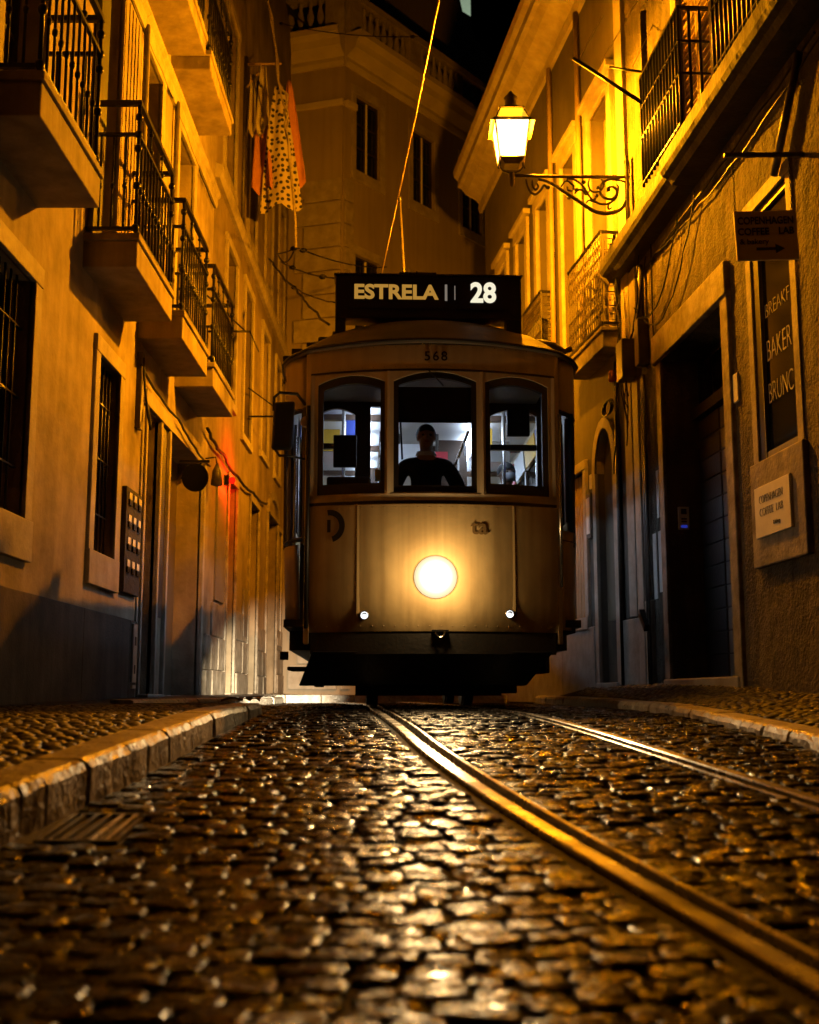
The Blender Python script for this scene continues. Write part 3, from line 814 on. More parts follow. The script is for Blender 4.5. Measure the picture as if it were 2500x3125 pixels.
for s0, s1 in ((6.49, 7.83), (8.97, 10.37), (10.88, 12.26), (12.67, 14.12)):
    balcony(hA, FL, s0, s1, 3.47, 3.75, DEP, 1.13)
for s0, s1 in ((6.49, 7.83), (8.9, 10.1), (10.35, 11.67), (11.96, 13.51)):
    balcony(hA, FL, s0, s1, 6.84, 7.06, DEP, 1.1)
# cables clipped to the wall
c = MB(); c.tube([(-2.57, y, z + 0.012 * math.sin(y * 9)) for y, z in zip(np.linspace(9.0, 14.8, 40), 6.47 - 0.03 * np.sin(np.linspace(0, 9, 40)))], 0.010, 5)
c.build('wall_cable', 'cable', hA, smooth=True)
c = MB(); pts = catenary((-2.56, 10.9, 3.22), (-2.55, 12.7, 3.12), 0.05, 12, 0.006, 1) + catenary((-2.55, 12.7, 3.12), (-2.54, 14.75, 2.98), 0.05, 12, 0.006, 2)[1:]
c.tube(pts, 0.014, 5); c.build('wall_cable', 'cable', hA, smooth=True)
c = MB(); c.tube([(-2.55, 10.95, 3.3), (-2.53, 10.97, 3.0), (-2.5, 11.0, 2.75), (-2.48, 11.05, 2.62), (-2.5, 11.1, 2.72), (-2.55, 11.08, 2.95)], 0.012, 5); c.build('cable_loop', 'cable', hA, smooth=True)
cj = MB(); cj.fbox(FL, 10.9, 11.02, 2.6, 3.35, 0.0, 0.05); cj.build('junction_box', 'iron_worn', hA, bevel=0.006)

# projecting round sign over the wide door, and a wall lantern by the next house
sg = thing('round_sign', 'round black projecting sign above the wide metal door', 'sign', (-2.6, 13.1, 2.5))
b = MB(); b.fbox(FL, 13.09, 13.12, 2.70, 2.73, -0.0, 0.34); b.tube([(-2.58, 13.105, 2.52), (-2.34, 13.105, 2.71)], 0.008, 5); b.build('bracket', 'iron', sg)
dsk = MB(); n = 28
for yy in (13.09, 13.12): dsk.v += [(-2.42 + 0.15 * math.cos(2 * math.pi * j / n), yy, 2.53 + 0.16 * math.sin(2 * math.pi * j / n)) for j in range(n)]
dsk.f = [tuple(range(n)), tuple(range(n, 2 * n))[::-1]] + [(j, (j + 1) % n, n + (j + 1) % n, n + j) for j in range(n)]
dsk.build('sign_disc', 'matte_black', sg)
wl = thing('wall_lantern', 'small unlit iron wall lantern hanging on a cable between the two left houses', 'lamp', (-2.5, 14.75, 2.7))
b = MB(); b.tube([(-2.6, 14.75, 3.08), (-2.47, 14.75, 3.1), (-2.45, 14.75, 3.0)], 0.010, 6); b.build('arm', 'iron', wl, smooth=True)
MB().lathe((-2.45, 14.75, 2.72), [(0.02, 0), (0.075, 0.02), (0.06, 0.2), (0.03, 0.26), (0.015, 0.3)], 10).build('lamp_body', 'iron_worn', wl, smooth=True)

# ------------------------------------------------------------------ second left house, beyond the wide door
hB = thing('townhouse', 'ochre plaster house with worn stone piers and laundry, standing behind the tram mirror', 'house', (-2.6, 18.0, 0.0))
opsB = [(16.62, 17.42, 0.1, 3.15, 0.35), (18.93, 20.0, 0.1, 3.22, 0.4), (21.35, 22.9, 0.1, 3.4, 0.3), (23.1, 23.65, 1.2, 3.3, 0.2),
        (16.0, 16.9, 4.3, 6.45, 0.22), (17.85, 18.7, 4.1, 6.5, 0.22), (20.1, 21.0, 4.3, 6.5, 0.22), (22.2, 23.0, 4.3, 6.5, 0.22),
        (15.6, 16.5, 7.4, 9.9, 0.24), (18.0, 18.9, 7.4, 9.9, 0.24), (20.3, 21.2, 7.4, 9.9, 0.24), (22.4, 23.3, 7.4, 9.9, 0.24)]
facade(hB, FL, 14.9, 24.1, -0.3, 14.5, opsB, 'plaster_b', thick=6.0)
for (a, b, c, d, r) in opsB[4:]:
    w = surround(hB, FL, a, b, c, d, 0.13, 0.04, 'stone', 0.12)
    casement(w, FL, a, b, c, d, 0.18, 'wood_dark', 3)
w = surround(hB, FL, 23.1, 23.65, 1.2, 3.3, 0.1, 0.03, 'stone', 0.15); casement(w, FL, 23.1, 23.65, 1.2, 3.3, 0.16, 'wood_dark', 2)
for (a, b, c, d, m) in ((16.62, 17.42, 0.1, 3.15, 'red_paint'), (18.93, 20.0, 0.1, 3.22, 'wood_dark'), (21.35, 22.9, 0.1, 3.4, 'wood_dark')):  # red glow in the first doorway is put into its leaf colour
    q = surround(hB, FL, a, b, c, d, 0.10, 0.035, 'stone_worn', 0, name='street_door')
    panel_door(q, FL, a, b, c, d, 0.30, m, 1, 3)
# arched head over the last door
arch = MB(); n = 12; ce = 22.125
outer = [FL(ce + 0.9 * math.cos(math.pi * i / n), 3.4 + 0.5 * math.sin(math.pi * i / n), 0.05) for i in range(n + 1)]
inner = [FL(ce + 0.74 * math.cos(math.pi * i / n), 3.4 + 0.34 * math.sin(math.pi * i / n), 0.05) for i in range(n + 1)]
arch.grid([outer, inner]); arch.grid([[FL(q[1], q[2], 0.0) for q in outer], outer]); arch.grid([[FL(q[1], q[2], 0.0) for q in inner], inner]); arch.build('door_arch', 'stone_worn', hB)
# dressed stones at the foot of each pier
rp = random.Random(21)
for (a, b) in ((14.92, 15.35), (15.42, 16.50), (17.54, 18.82), (20.12, 21.22), (23.0, 24.09)):
    z = 0.02; q = 0
    while z < (1.05 if a > 15.4 else 0.5):
        h = rp.uniform(0.38, 0.5); pr = 0.05 - 0.012 * q
        cut = a + (b - a) * rp.uniform(0.45, 0.65) if b - a > 0.7 else b
        for (u, v) in ((a, cut), (cut, b)):
            if v - u > 0.05: MB().fbox(FL, u + 0.006, v - 0.006, z + 0.004, z + h - 0.004, -0.02, pr + rp.uniform(-0.008, 0.008)).build('pier_stone', 'stone_worn', hB, bevel=0.015)
        z += h; q += 1
for (a, b, c, d) in ((15.62, 16.36, 1.35, 2.9), (18.35, 18.8, 1.0, 1.75)):
    MB().fbox(FL, a, b, c, d, 0.0, 0.03).build('notice_panel', 'door_metal', hB, bevel=0.006)
MB().fbox(FL, 16.55, 17.5, 0.0, 0.13, -0.2, 0.12).build('door_step', 'stone_worn', hB, bevel=0.012)
MB().fbox(FL, 18.85, 20.08, 0.0, 0.13, -0.2, 0.12).build('door_step', 'stone_worn', hB, bevel=0.012)
MB().fbox(FL, 21.2, 23.0, 0.0, 0.13, -0.2, 0.12).build('door_step', 'stone_worn', hB, bevel=0.012)
band(hB, FL, 14.9, 24.1, [(0, 6.95), (0.06, 6.95), (0.10, 7.02), (0.10, 7.12), (0, 7.16)], 'stone', 'string_course', (18.0, 21.0))
# cable running under the first floor, sagging between clips
pts = []
kn = [(14.5, 3.42), (15.8, 3.36), (17.2, 3.30), (18.9, 3.36), (20.7, 3.46)]
for (a, za), (b, zb) in zip(kn[:-1], kn[1:]): pts += catenary((-2.54, a, za), (-2.54, b, zb), 0.05, 8, 0.01, int(a * 10))[(1 if pts else 0):]
MB().tube(pts, 0.022, 5).build('wall_cable', 'cable', hB, smooth=True)
# red signal lamp glowing low on the wall
rl = thing('red_lamp', 'small lit red lamp on the wall above the red street door', 'lamp', (-2.5, 16.35, 3.05))
b = MB(); b.fbox(FL, 16.30, 16.40, 3.02, 3.16, 0.0, 0.06); b.build('bracket', 'iron', rl)
M['red_glow'] = emit('red_lamp_glass', (1.0, 0.015, 0.004), 1.1)
MB().ball((-2.50, 16.35, 3.09), 0.05, 10, 8).build('lamp_glass', 'red_glow', rl, smooth=True)
l = bpy.data.lights.new('red_lamp_light', 'SPOT'); l.spot_size = R(165); l.spot_blend = 0.6; l.energy = 130; l.color = (1.0, 0.03, 0.004); l.shadow_soft_size = 0.05
lo = bpy.data.objects.new('red_lamp_light', l); lo.location = (0.30, 0.25, 0.06); lo.rotation_euler = (0, R(90), 0); lo.parent = rl; C.objects.link(lo)
# clothes-drying brackets
def dry_bracket(s, z, ln, label):
    t = thing('drying_bracket', label, 'bracket', FL(s, z), 0, 'iron drying brackets on the ochre house')
    MB().tube([FL(s, z, 0), FL(s, z, ln)], 0.016, 6).build('arm', 'iron', t, smooth=True)
    MB().tube([FL(s, z + 0.0, ln * 0.9), FL(s - 0.1, z + 0.45, 0.0)], 0.011, 6).build('stay', 'iron', t, smooth=True)
    MB().tube([FL(s, z, ln), FL(s + 0.9, z, ln)], 0.010, 6).build('rod', 'iron', t, smooth=True)
dry_bracket(14.62, 4.72, 0.55, 'iron drying bracket sticking out just beyond the last low balcony')
dry_bracket(18.6, 4.55, 0.70, 'iron drying bracket sticking out above the tram mirror')

# laundry pole with clothes
lp = thing('laundry_pole', 'wooden laundry pole bracketed out high above the street beside the dark wall', 'pole', (-2.6, 17.3, 9.6))
MB().tube([(-2.66, 17.3, 9.93), (-2.02, 17.3, 9.94)], 0.022, 6).build('arm', 'shutter', lp, smooth=True)
MB().tube([(-2.62, 17.3, 9.45), (-2.28, 17.3, 9.92)], 0.018, 6).build('stay', 'shutter', lp, smooth=True)
MB().tube([(-2.58, 17.3, 10.05), (-2.58, 17.3, 7.2)], 0.035, 8).build('post', 'iron_worn', lp, smooth=True)
MB().tube(catenary((-2.1, 17.3, 9.93), (-2.12, 19.6, 9.93), 0.05), 0.006, 5).build('line', 'cable', lp)
def cloth(label, mat, x0, x1, y, ztop, zbot, topw, botw, folds, seed, dots=False):
    """hanging garment: gathered at the peg, opening out in folds"""
    r = random.Random(seed); mb = MB(); rows = []; nx, nz = 22, 16
    ph = r.uniform(0, 6)
    xm = (x0 + x1) / 2
    for j in range(nz + 1):
        t = j / nz; w = topw + (botw - topw) * (t ** 0.8); row = []
        for i in range(nx + 1):
            u = -0.5 + i / nx
            x = xm + (x1 - x0) * 0.5 * (t - 0.5) * 0.6 + w * u
            yy = y + (0.02 + 0.045 * t) * math.sin(u * folds * 6.28 + ph + t * 0.8) + 0.03 * math.sin(t * 4 + ph)
            z = ztop - (ztop - zbot) * t - 0.05 * t * math.cos(u * folds * 6.28 + ph) * (t > 0.8) + (0.05 * u * t)
            row.append((x, yy, z))
        rows.append(row)
    mb.grid(rows)
    t = mb.build('hanging_garment', mat, smooth=True)
    so = t.modifiers.new('thickness', 'SOLIDIFY'); so.thickness = 0.006
    return tag(t, label, 'laundry', 'clothes drying on the laundry pole')
# polka-dot cloth: real dots are printed fabric, so the pattern lives in the material
md, nt, p = _mat('polka_dot_cloth')
tc = nt.nodes.new('ShaderNodeTexCoord'); sx_ = nt.nodes.new('ShaderNodeSeparateXYZ'); mp = nt.nodes.new('ShaderNodeCombineXYZ'); nt.links.new(tc.outputs['Object'], sx_.inputs[0]); nt.links.new(sx_.outputs['X'], mp.inputs['X']); nt.links.new(sx_.outputs['Z'], mp.inputs['Y'])
vo = nt.nodes.new('ShaderNodeTexVoronoi'); vo.voronoi_dimensions = '2D'; vo.inputs['Scale'].default_value = 11.0; vo.inputs['Randomness'].default_value = 0.55
rp_ = nt.nodes.new('ShaderNodeValToRGB'); rp_.color_ramp.interpolation = 'CONSTANT'
rp_.color_ramp.elements[0].color = (0.02, 0.018, 0.02, 1); rp_.color_ramp.elements[1].position = 0.30; rp_.color_ramp.elements[1].color = (0.42, 0.36, 0.27, 1)
nt.links.new(mp.outputs['Vector'], vo.inputs['Vector'])
nt.links.new(vo.outputs['Distance'], rp_.inputs['Fac']); nt.links.new(rp_.outputs['Color'], p.inputs['Base Color']); p.inputs['Roughness'].default_value = 0.9
M['polka'] = md
cloth('narrow frilled white garment hanging nearest the wall on the laundry pole', 'cloth_white', -2.52, -2.40, 17.28, 9.75, 8.75, 0.08, 0.22, 2.0, 1)
cloth('dark garment hanging between the two pale ones on the laundry pole', 'cloth_dark', -2.40, -2.34, 17.5, 9.75, 8.75, 0.08, 0.22, 2.0, 2)
cloth('plain white shirt hanging in the middle of the laundry pole', 'cloth_white', -2.34, -2.24, 17.26, 9.90, 8.80, 0.09, 0.22, 1.2, 3)
cloth('long orange garment hanging behind the white shirt', 'cloth_orange', -2.38, -2.22, 17.38, 9.50, 7.85, 0.14, 0.36, 1.4, 4)
cloth('white dress with black polka dots hanging at the end of the pole', 'polka', -2.12, -1.92, 17.30, 9.55, 7.55, 0.12, 0.66, 1.3, 5)
cloth('flared orange garment hanging beside the polka dot dress', 'cloth_orange', -2.00, -1.74, 17.45, 9.72, 8.0, 0.06, 0.42, 1.2, 6)
# ------------------------------------------------------------------ right-hand coffee shop house
_T = math.atan(557 / 3600.0); _c, _s = math.cos(_T), math.sin(_T)
def at(px, py, Y):
    """world point at distance Y along the street on the sight line of a photograph position"""
    u = (px - 1250) / 3600.0; v = (1562.5 - py) / 3600.0
    t = Y / (_c - v * _s)
    return (u * t, Y, EYE + (_s + v * _c) * t)

h1 = thing('shop_house', 'rough plaster shop house with sooty stone ledge, on the right beside the pavement', 'house', (2.6, 8.0, 0.0))
ops1 = [(8.97, 10.69, 0.20, 3.19, 0.34), (7.63, 8.34, 1.76, 3.62, 0.06), (8.95, 9.80, 4.66, 7.3, 0.10), (6.95, 7.75, 4.66, 7.3, 0.10), (10.82, 11.03, 5.95, 6.95, 0.16)]
facade(h1, FR1, 0.5, 11.6, -0.6, 11.0, ops1, 'plaster_r')
# deep doorway with boarded shutter door
dd = MB()
dd.fbox(FR1, 8.80, 8.97, 0.12, 3.19, -0.02, 0.035); dd.fbox(FR1, 8.80, 10.86, 3.19, 3.46, -0.02, 0.05); dd.fbox(FR1, 10.69, 10.84, 0.12, 3.19, -0.02, 0.02)
dd = dd.build('shop_door', 'stone_worn', h1, bevel=0.01)
MB().fbox(FR1, 8.98, 10.68, 0.20, 3.185, -0.40, -0.335).build('door_back', 'wood_dark', dd)
MB().fbox(FR1, 8.98, 10.68, 2.62, 2.72, -0.34, -0.26).build('transom', 'wood_dark', dd)
for i in range(4): MB().fbox(FR1, 9.05 + i * 0.41, 9.40 + i * 0.41, 2.76, 3.12, -0.335, -0.32).build('transom_pane', 'dark_glass', dd)
for i, (a, b) in enumerate(((9.0, 9.52), (9.54, 10.08), (10.10, 10.66))):
    z = 0.26
    while z < 2.55:
        MB().fbox(FR1, a, b, z + 0.004, z + 0.190, -0.335, -0.315 - 0.006 * (i == 1)).build('door_board', 'door_metal' if i == 1 else 'wood_dark', dd, bevel=0.006); z += 0.196
for z in (0.5, 0.9, 1.35, 1.75, 2.2, 2.45): MB().fbox(FR1, 9.50, 9.56, z, z + 0.10, -0.318, -0.295).build('hinge', 'iron', dd)
MB().tube([FR1(9.53, 0.3, -0.30), FR1(9.53, 2.5, -0.30)], 0.012, 6).build('bolt_rod', 'iron', dd)
MB().fbox(FR1, 8.86, 10.80, 0.08, 0.245, -0.33, 0.05).build('door_step', 'stone', dd, bevel=0.012)
ic = MB().fbox(FR1, 10.33 - 0.06, 10.33 + 0.06, 0, 0.01, 0, 0.01)
# intercom on the far jamb, which faces the camera
def jamb(d, z, out): # point on the far reveal: depth d into the wall, out towards the camera
    return (FR1(10.69 - out, z, -d))
ib = MB(); ib.hexa([jamb(0.10, 1.60, 0), jamb(0.20, 1.60, 0), jamb(0.20, 1.60, 0.03), jamb(0.10, 1.60, 0.03), jamb(0.10, 1.81, 0), jamb(0.20, 1.81, 0), jamb(0.20, 1.81, 0.03), jamb(0.10, 1.81, 0.03)])
ib = ib.build('intercom', 'plate', dd, bevel=0.004)
for z0, z1, m in ((1.74, 1.79, 'ink'), (1.69, 1.705, 'ink'), (1.665, 1.68, 'ink')):
    q = MB(); q.hexa([jamb(0.125, z0, 0.03), jamb(0.175, z0, 0.03), jamb(0.175, z0, 0.034), jamb(0.125, z0, 0.034), jamb(0.125, z1, 0.03), jamb(0.175, z1, 0.03), jamb(0.175, z1, 0.034), jamb(0.125, z1, 0.034)]); q.build('button', m, ib)
M['blue_led'] = emit('blue_screen', (0.05, 0.09, 1.0), 0.25)
q = MB(); q.hexa([jamb(0.12, 1.615, 0.03), jamb(0.18, 1.615, 0.03), jamb(0.18, 1.615, 0.033), jamb(0.12, 1.615, 0.033), jamb(0.12, 1.64, 0.03), jamb(0.18, 1.64, 0.03), jamb(0.18, 1.64, 0.033), jamb(0.12, 1.64, 0.033)]); q.build('screen', 'blue_led', ib)
# shop window with lettering
sw = surround(h1, FR1, 7.63, 8.34, 1.76, 3.62, 0.10, 0.012, 'stone_worn', 0, name='shop_window', bevel=0.004)
MB().fbox(FR1, 7.5, 8.46, 1.0, 1.752, -0.01, 0.04).build('apron_stone', 'stone_worn', sw, bevel=0.01)
fr_m = MB(); fr_m.fbox(FR1, 7.635, 7.67, 1.77, 3.61, -0.055, -0.005); fr_m.fbox(FR1, 8.22, 8.335, 1.77, 3.61, -0.055, -0.002); fr_m.fbox(FR1, 7.67, 8.22, 1.77, 1.81, -0.055, -0.006); fr_m.fbox(FR1, 7.67, 8.22, 3.56, 3.61, -0.055, -0.006)
fr_m.build('frame', 'wood_dark', sw)
pane = MB().fbox(FR1, 7.67, 8.22, 1.81, 3.56, -0.05, -0.03).build('pane', 'dark_glass', sw)
xd = Vector(FR1(7.0, 0)) - Vector(FR1(8.0, 0)); xd = tuple(xd)
for word, z, size, wd in (('BREAKF', 2.83, 0.15, 0.44), ('BAKER', 2.53, 0.23, 0.44), ('BRUNC', 2.22, 0.22, 0.44)):
    lettering(word, size, FR1(7.97, z, -0.027), xd, (0, 0, 1), 'ink_white', sw, bold=-0.004, width=wd)
pq = MB().fbox(FR1, 7.69, 8.33, 1.20, 1.56, 0.038, 0.062).build('plaque', 'paper', sw, bevel=0.004)
lettering('COPENHAGEN', 0.085, FR1(8.02, 1.46, 0.064), xd, (0, 0, 1), 'ink', sw, bold=-0.003, width=0.42)
lettering('COFFEE  LAB', 0.085, FR1(8.02, 1.37, 0.064), xd, (0, 0, 1), 'ink', sw, bold=-0.003, width=0.42)
lettering('& bakery', 0.04, FR1(7.93, 1.275, 0.064), xd, (0, 0, 1), 'ink', sw, width=0.12)
MB().fbox(FR1, 8.69, 8.79, 2.31, 2.53, 0.0, 0.018).build('number_plate', 'paper', h1, bevel=0.003)
# notices pasted by the pipes
for (a, b, c, d) in ((11.04, 11.16, 1.0, 1.62), (10.88, 10.97, 1.05, 1.62), (10.9, 10.98, 1.75, 2.2)):
    MB().fbox(FR1, a, b, c, d, 0.0, 0.006).build('notice_sheet', 'paper', h1)
# corner pilaster, pipes and meter boxes
MB().fbox(FR1, 11.38, 11.60, 0.1, 4.38, -0.02, 0.05).build('pilaster_stone', 'stone', h1, bevel=0.012)
MB().fbox(FR1, 11.18, 11.37, 0.1, 1.0, -0.02, 0.045).build('pilaster_foot', 'stone', h1, bevel=0.012)
for s, z1 in ((11.20, 3.2), (11.27, 3.2)):
    x, y, _ = FR1(s, 0, 0.04); MB().tube([(x, y, 0.15), (x, y, 1.6), (x + 0.003, y, z1)], 0.018, 8).build('conduit', 'pipe', h1, smooth=True)
m1 = MB().fbox(FR1, 11.36, 11.60, 3.22, 3.62, 0.052, 0.20).build('meter_box', 'pipe', h1, bevel=0.01)
m2 = MB().fbox(FR1, 11.08, 11.22, 3.28, 3.74, 0.0, 0.11).build('meter_box', 'pipe', h1, bevel=0.01)
MB().tube([FR1(11.15, 3.74, 0.05), FR1(11.15, 4.3, 0.05)], 0.035, 8).build('cable_duct', 'iron_worn', h1, smooth=True)
x, y, z = FR1(11.33, 0.72, 0.05)
MB().hexa([FR1(11.22, 0.70, 0.02), FR1(11.22, 0.70, 0.10), FR1(11.40, 0.86, 0.10), FR1(11.40, 0.86, 0.02), FR1(11.19, 0.76, 0.02), FR1(11.19, 0.76, 0.10), FR1(11.37, 0.92, 0.10), FR1(11.37, 0.92, 0.02)]).build('loose_bracket', 'iron', h1)
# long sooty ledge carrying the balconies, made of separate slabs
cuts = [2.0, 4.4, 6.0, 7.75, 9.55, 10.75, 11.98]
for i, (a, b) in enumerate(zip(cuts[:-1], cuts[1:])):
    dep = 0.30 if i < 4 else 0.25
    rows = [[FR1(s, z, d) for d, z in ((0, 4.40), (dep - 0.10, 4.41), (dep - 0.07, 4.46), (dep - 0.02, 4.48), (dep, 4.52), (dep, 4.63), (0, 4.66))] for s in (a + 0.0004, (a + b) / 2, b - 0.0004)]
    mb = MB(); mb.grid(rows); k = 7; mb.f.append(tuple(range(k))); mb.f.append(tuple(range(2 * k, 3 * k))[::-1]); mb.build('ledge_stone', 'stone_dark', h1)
def grille(s0, s1, zt, dep, hgt):
    g = MB(); r = 0.014
    g.fbox(FR1, s0 - r, s1 + r, zt + hgt - r, zt + hgt + r, dep - r, dep + r)
    g.fbox(FR1, s0 - r, s0 + r, zt + hgt - r, zt + hgt + r, 0, dep - r); g.fbox(FR1, s1 - r, s1 + r, zt + hgt - r, zt + hgt + r, 0, dep - r)
    part = g.build('railing', 'iron', h1)
    for z in (zt + 0.04, zt + hgt * 0.45, zt + hgt * 0.72):
        q = MB(); q.fbox(FR1, s0, s1, z - 0.008, z + 0.008, dep - 0.010, dep + 0.010); q.fbox(FR1, s0 - .008, s0 + .008, z - 0.008, z + 0.008, 0, dep - 0.010); q.build('cross_rail', 'iron', part)
    n = int((s1 - s0) / 0.088); proto = None
    b = MB(); b.tube([(0, 0, 0.0), (0, 0, hgt)], 0.0135, 6)
    for z in (hgt * 0.45, hgt * 0.72): b.ball((0, 0, z), 0.018, 6, 5, (1, 1, 1.3))
    for i in range(n + 1):
        x, y, _ = FR1(s0 + (s1 - s0) * i / n, 0, dep); loc = Vector((x, y, zt)) - Vector(h1.location)
        if proto is None:
            proto = b.build('bar', 'iron', part, smooth=True, local=True); proto.location = loc
        else: dup(proto, part, loc)
    for k in (1, 2):
        x, y, _ = FR1(s0, 0, dep * k / 3); dup(proto, part, Vector((x, y, zt)) - Vector(h1.location))
grille(9.0, 10.15, 4.66, 0.27, 1.05)
grille(7.03, 8.18, 4.66, 0.27, 1.15)
for a, b in ((8.95, 9.80), (6.95, 7.75)):
    w = surround(h1, FR1, a, b, 4.66, 7.3, 0.16, 0.03, 'stone', 0, name='balcony_door')
    louvres(w, FR1, a + .005, b - .005, 4.67, 7.29, 0.05, 'shutter', 2, 0.075)
w = hold('slot_window', h1)
MB().fbox(FR1, 10.825, 11.025, 5.955, 6.945, -0.15, -0.12).build('pane', 'dark_glass', w)
MB().tube(catenary(FR1(7.0, 4.3, 0.03), FR1(11.9, 4.28, 0.03), 0.06, 16, 0.012, 3), 0.010, 5).build('wall_cable', 'cable', h1)
MB().tube(catenary(FR1(6.6, 4.25, 0.03), FR1(10.6, 4.22, 0.04), 0.10, 16, 0.015, 4), 0.008, 5).build('wall_cable', 'cable', h1)
MB().tube(catenary(FR1(9.4, 4.3, 0.05), FR1(11.3, 3.9, 0.05), 0.55, 16, 0.008, 5), 0.007, 5).build('loose_cable', 'cable', h1)
MB().tube(catenary(FR1(9.9, 4.3, 0.05), FR1(11.4, 3.95, 0.05), 0.42, 16, 0.008, 6), 0.007, 5).build('loose_cable', 'cable', h1)
MB().tube(catenary(FR1(10.9, 4.3, 0.06), FR1(11.5, 3.65, 0.12), 0.25, 12, 0.01, 7), 0.007, 5).build('loose_cable', 'cable', h1)
MB().tube(catenary(FR1(11.0, 4.35, 0.1), FR1(11.55, 3.7, 0.1), 0.35, 12, 0.01, 8), 0.007, 5).build('loose_cable', 'cable', h1)
MB().tube([FR1(10.85, 4.4, 0.02), FR1(10.87, 3.6, 0.02), FR1(10.82, 3.35, 0.02), FR1(10.7, 3.18, 0.03), FR1(10.3, 3.17, 0.03)], 0.008, 5).build('wall_cable', 'cable', h1)
for i in range(5):
    MB().tube(catenary(FR1(11.72, 4.36, 0.15), FR1(11.45 + i * 0.03, 3.05 - i * 0.12, 0.12), 0.06 + 0.03 * i, 10, 0.02, 20 + i), 0.0065, 5).build('loose_cable', 'cable', h1)
# drain pipe and diagonal strut above the hanging sign
MB().tube([FR1(7.22, 4.30, 0.04), FR1(7.72, 3.66, 0.05)], 0.03, 8).build('strut', 'iron_worn', h1, smooth=True)

# hanging sign
hs = thing('hanging_sign', 'tan coffee shop board hanging by chains from an iron pole', 'sign', (2.34, 7.34, 2.9))
MB().tube([(2.60, 7.34, 3.635), (2.08, 7.34, 3.63)], 0.018, 8).build('pole', 'iron_worn', hs, smooth=True)
tl, tr = Vector((2.125, 7.34, 3.238)), Vector((2.530, 7.34, 3.250)); dn = Vector((0.012, 0, -0.335))
brd = MB(); a0, a1, a2, a3 = tl + dn, tr + dn, tr, tl; off = Vector((0, 0.022, 0))
brd.hexa([a0, a1, a1 + off, a0 + off, a3, a2, a2 + off, a3 + off]); bo = brd.build('board', 'signboard', hs, bevel=0.002)
ux = (tr - tl).normalized(); uz = -dn.normalized(); cen = (tl + tr) / 2
def bd(u, v): return cen + ux * u - uz * v + Vector((0, -0.003, 0))
lettering('COPENHAGEN', 0.07, bd(0.0, 0.070), ux, uz, 'ink', bo, bold=0.0016, width=0.365)
lettering('COFFEE', 0.066, bd(-0.085, 0.145), ux, uz, 'ink', bo, bold=0.0016, width=0.205)
lettering('LAB', 0.066, bd(0.13, 0.142), ux, uz, 'ink', bo, bold=0.0016, width=0.10)
lettering('& bakery', 0.052, bd(-0.085, 0.212), ux, uz, 'ink', bo, bold=0.0004, width=0.19)
ar = MB(); P = [(-0.075, 0.252), (0.05, 0.252), (0.05, 0.229), (0.112, 0.262), (0.05, 0.295), (0.05, 0.272), (-0.075, 0.272)]
ar.add([bd(u, v) for u, v in P], [(0, 1, 5, 6), (1, 2, 3), (1, 3, 5), (3, 4, 5)]); ar.build('arrow', 'ink', bo)
def chain(p, q, n=16):
    mb = MB(); p, q = Vector(p), Vector(q); L = (q - p).length / n
    for i in range(n):
        c0 = p.lerp(q, (i + 0.5) / n); h = L * 0.62; w = 0.006; ring = []
        for j in range(9):
            a = 2 * math.pi * j / 8; u = w * math.cos(a); v = h * math.sin(a)
            ring.append(c0 + (Vector((u, 0, v)) if i % 2 else Vector((0, u, v))))
        mb.tube(ring, 0.0022, 4, cap=False)
    return mb
chain((2.135, 7.34, 3.615), tl + Vector((0.012, 0.01, 0.0))).build('chain', 'iron', hs)
chain((2.505, 7.34, 3.62), tr + Vector((-0.02, 0.01, 0.0))).build('chain', 'iron', hs)

# clothes pole sticking out from the first railing
cp = thing('clothes_bracket', 'black iron clothes bracket with upward lines beside the shop house railing', 'bracket', FR1(10.1, 5.3, 0.27))
MB().tube([FR1(10.1, 5.45, 0.27), at(1750, 178, 10.3)], 0.018, 6).build('arm', 'iron', cp, smooth=True)
MB().tube([FR1(10.1, 5.75, 0.20), at(1860, 205, 10.25)], 0.012, 6).build('arm', 'iron', cp, smooth=True)
for px, py, qx, qy in ((1770, 175, 1838, 50), (1836, 190, 1980, -60), (1930, 205, 2030, 0)):
    MB().tube([at(px, py, 10.3), at(qx, qy, 10.8)], 0.004, 4).build('line', 'cable_pale', cp)

# ------------------------------------------------------------------ second right-hand house
h2 = thing('corner_house', 'smooth yellow-lit house with lace balcony and heavy cornice, behind the street lamp', 'house', (2.0, 14.0, 0.0))
ops2 = [(12.36, 12.99, 0.20, 3.0, 0.30), (13.46, 14.04, 0.98, 2.68, 0.16), (14.75, 15.5, 0.16, 2.8, 0.25), (16.3, 17.0, 1.0, 2.7, 0.2),
        (12.20, 12.95, 3.95, 6.75, 0.20), (13.55, 14.15, 3.95, 6.72, 0.20), (14.85, 15.42, 3.95, 6.70, 0.20), (16.1, 16.65, 3.95, 6.70, 0.20), (17.4, 17.95, 3.95, 6.7, 0.2)]
facade(h2, FR2, 11.6, 19.05, -0.3, 8.9, ops2, 'plaster_r2', thick=5.0)
for (a, b, c, d, r) in ops2[4:]:
    w = surround(h2, FR2, a, b, c, d, 0.14, 0.045, 'stone', 0, name='tall_window')
    MB().fbox(FR2, a - 0.20, b + 0.20, d + 0.16, d + 0.24, -0.01, 0.10).build('drip_mould', 'stone', w, bevel=0.01)
    panel_door(w, FR2, a, b, c, d, 0.17, 'red_paint' if a > 15.8 else 'shutter', 2, 3)  # farthest leaves coloured red in place of red light on those windows
w = surround(h2, FR2, 13.46, 14.04, 0.98, 2.68, 0.11, 0.035, 'stone', 0.14)
MB().fbox(FR2, 13.463, 14.037, 0.983, 2.677, -0.10, -0.07).build('shutter_back', 'wood_dark', w)
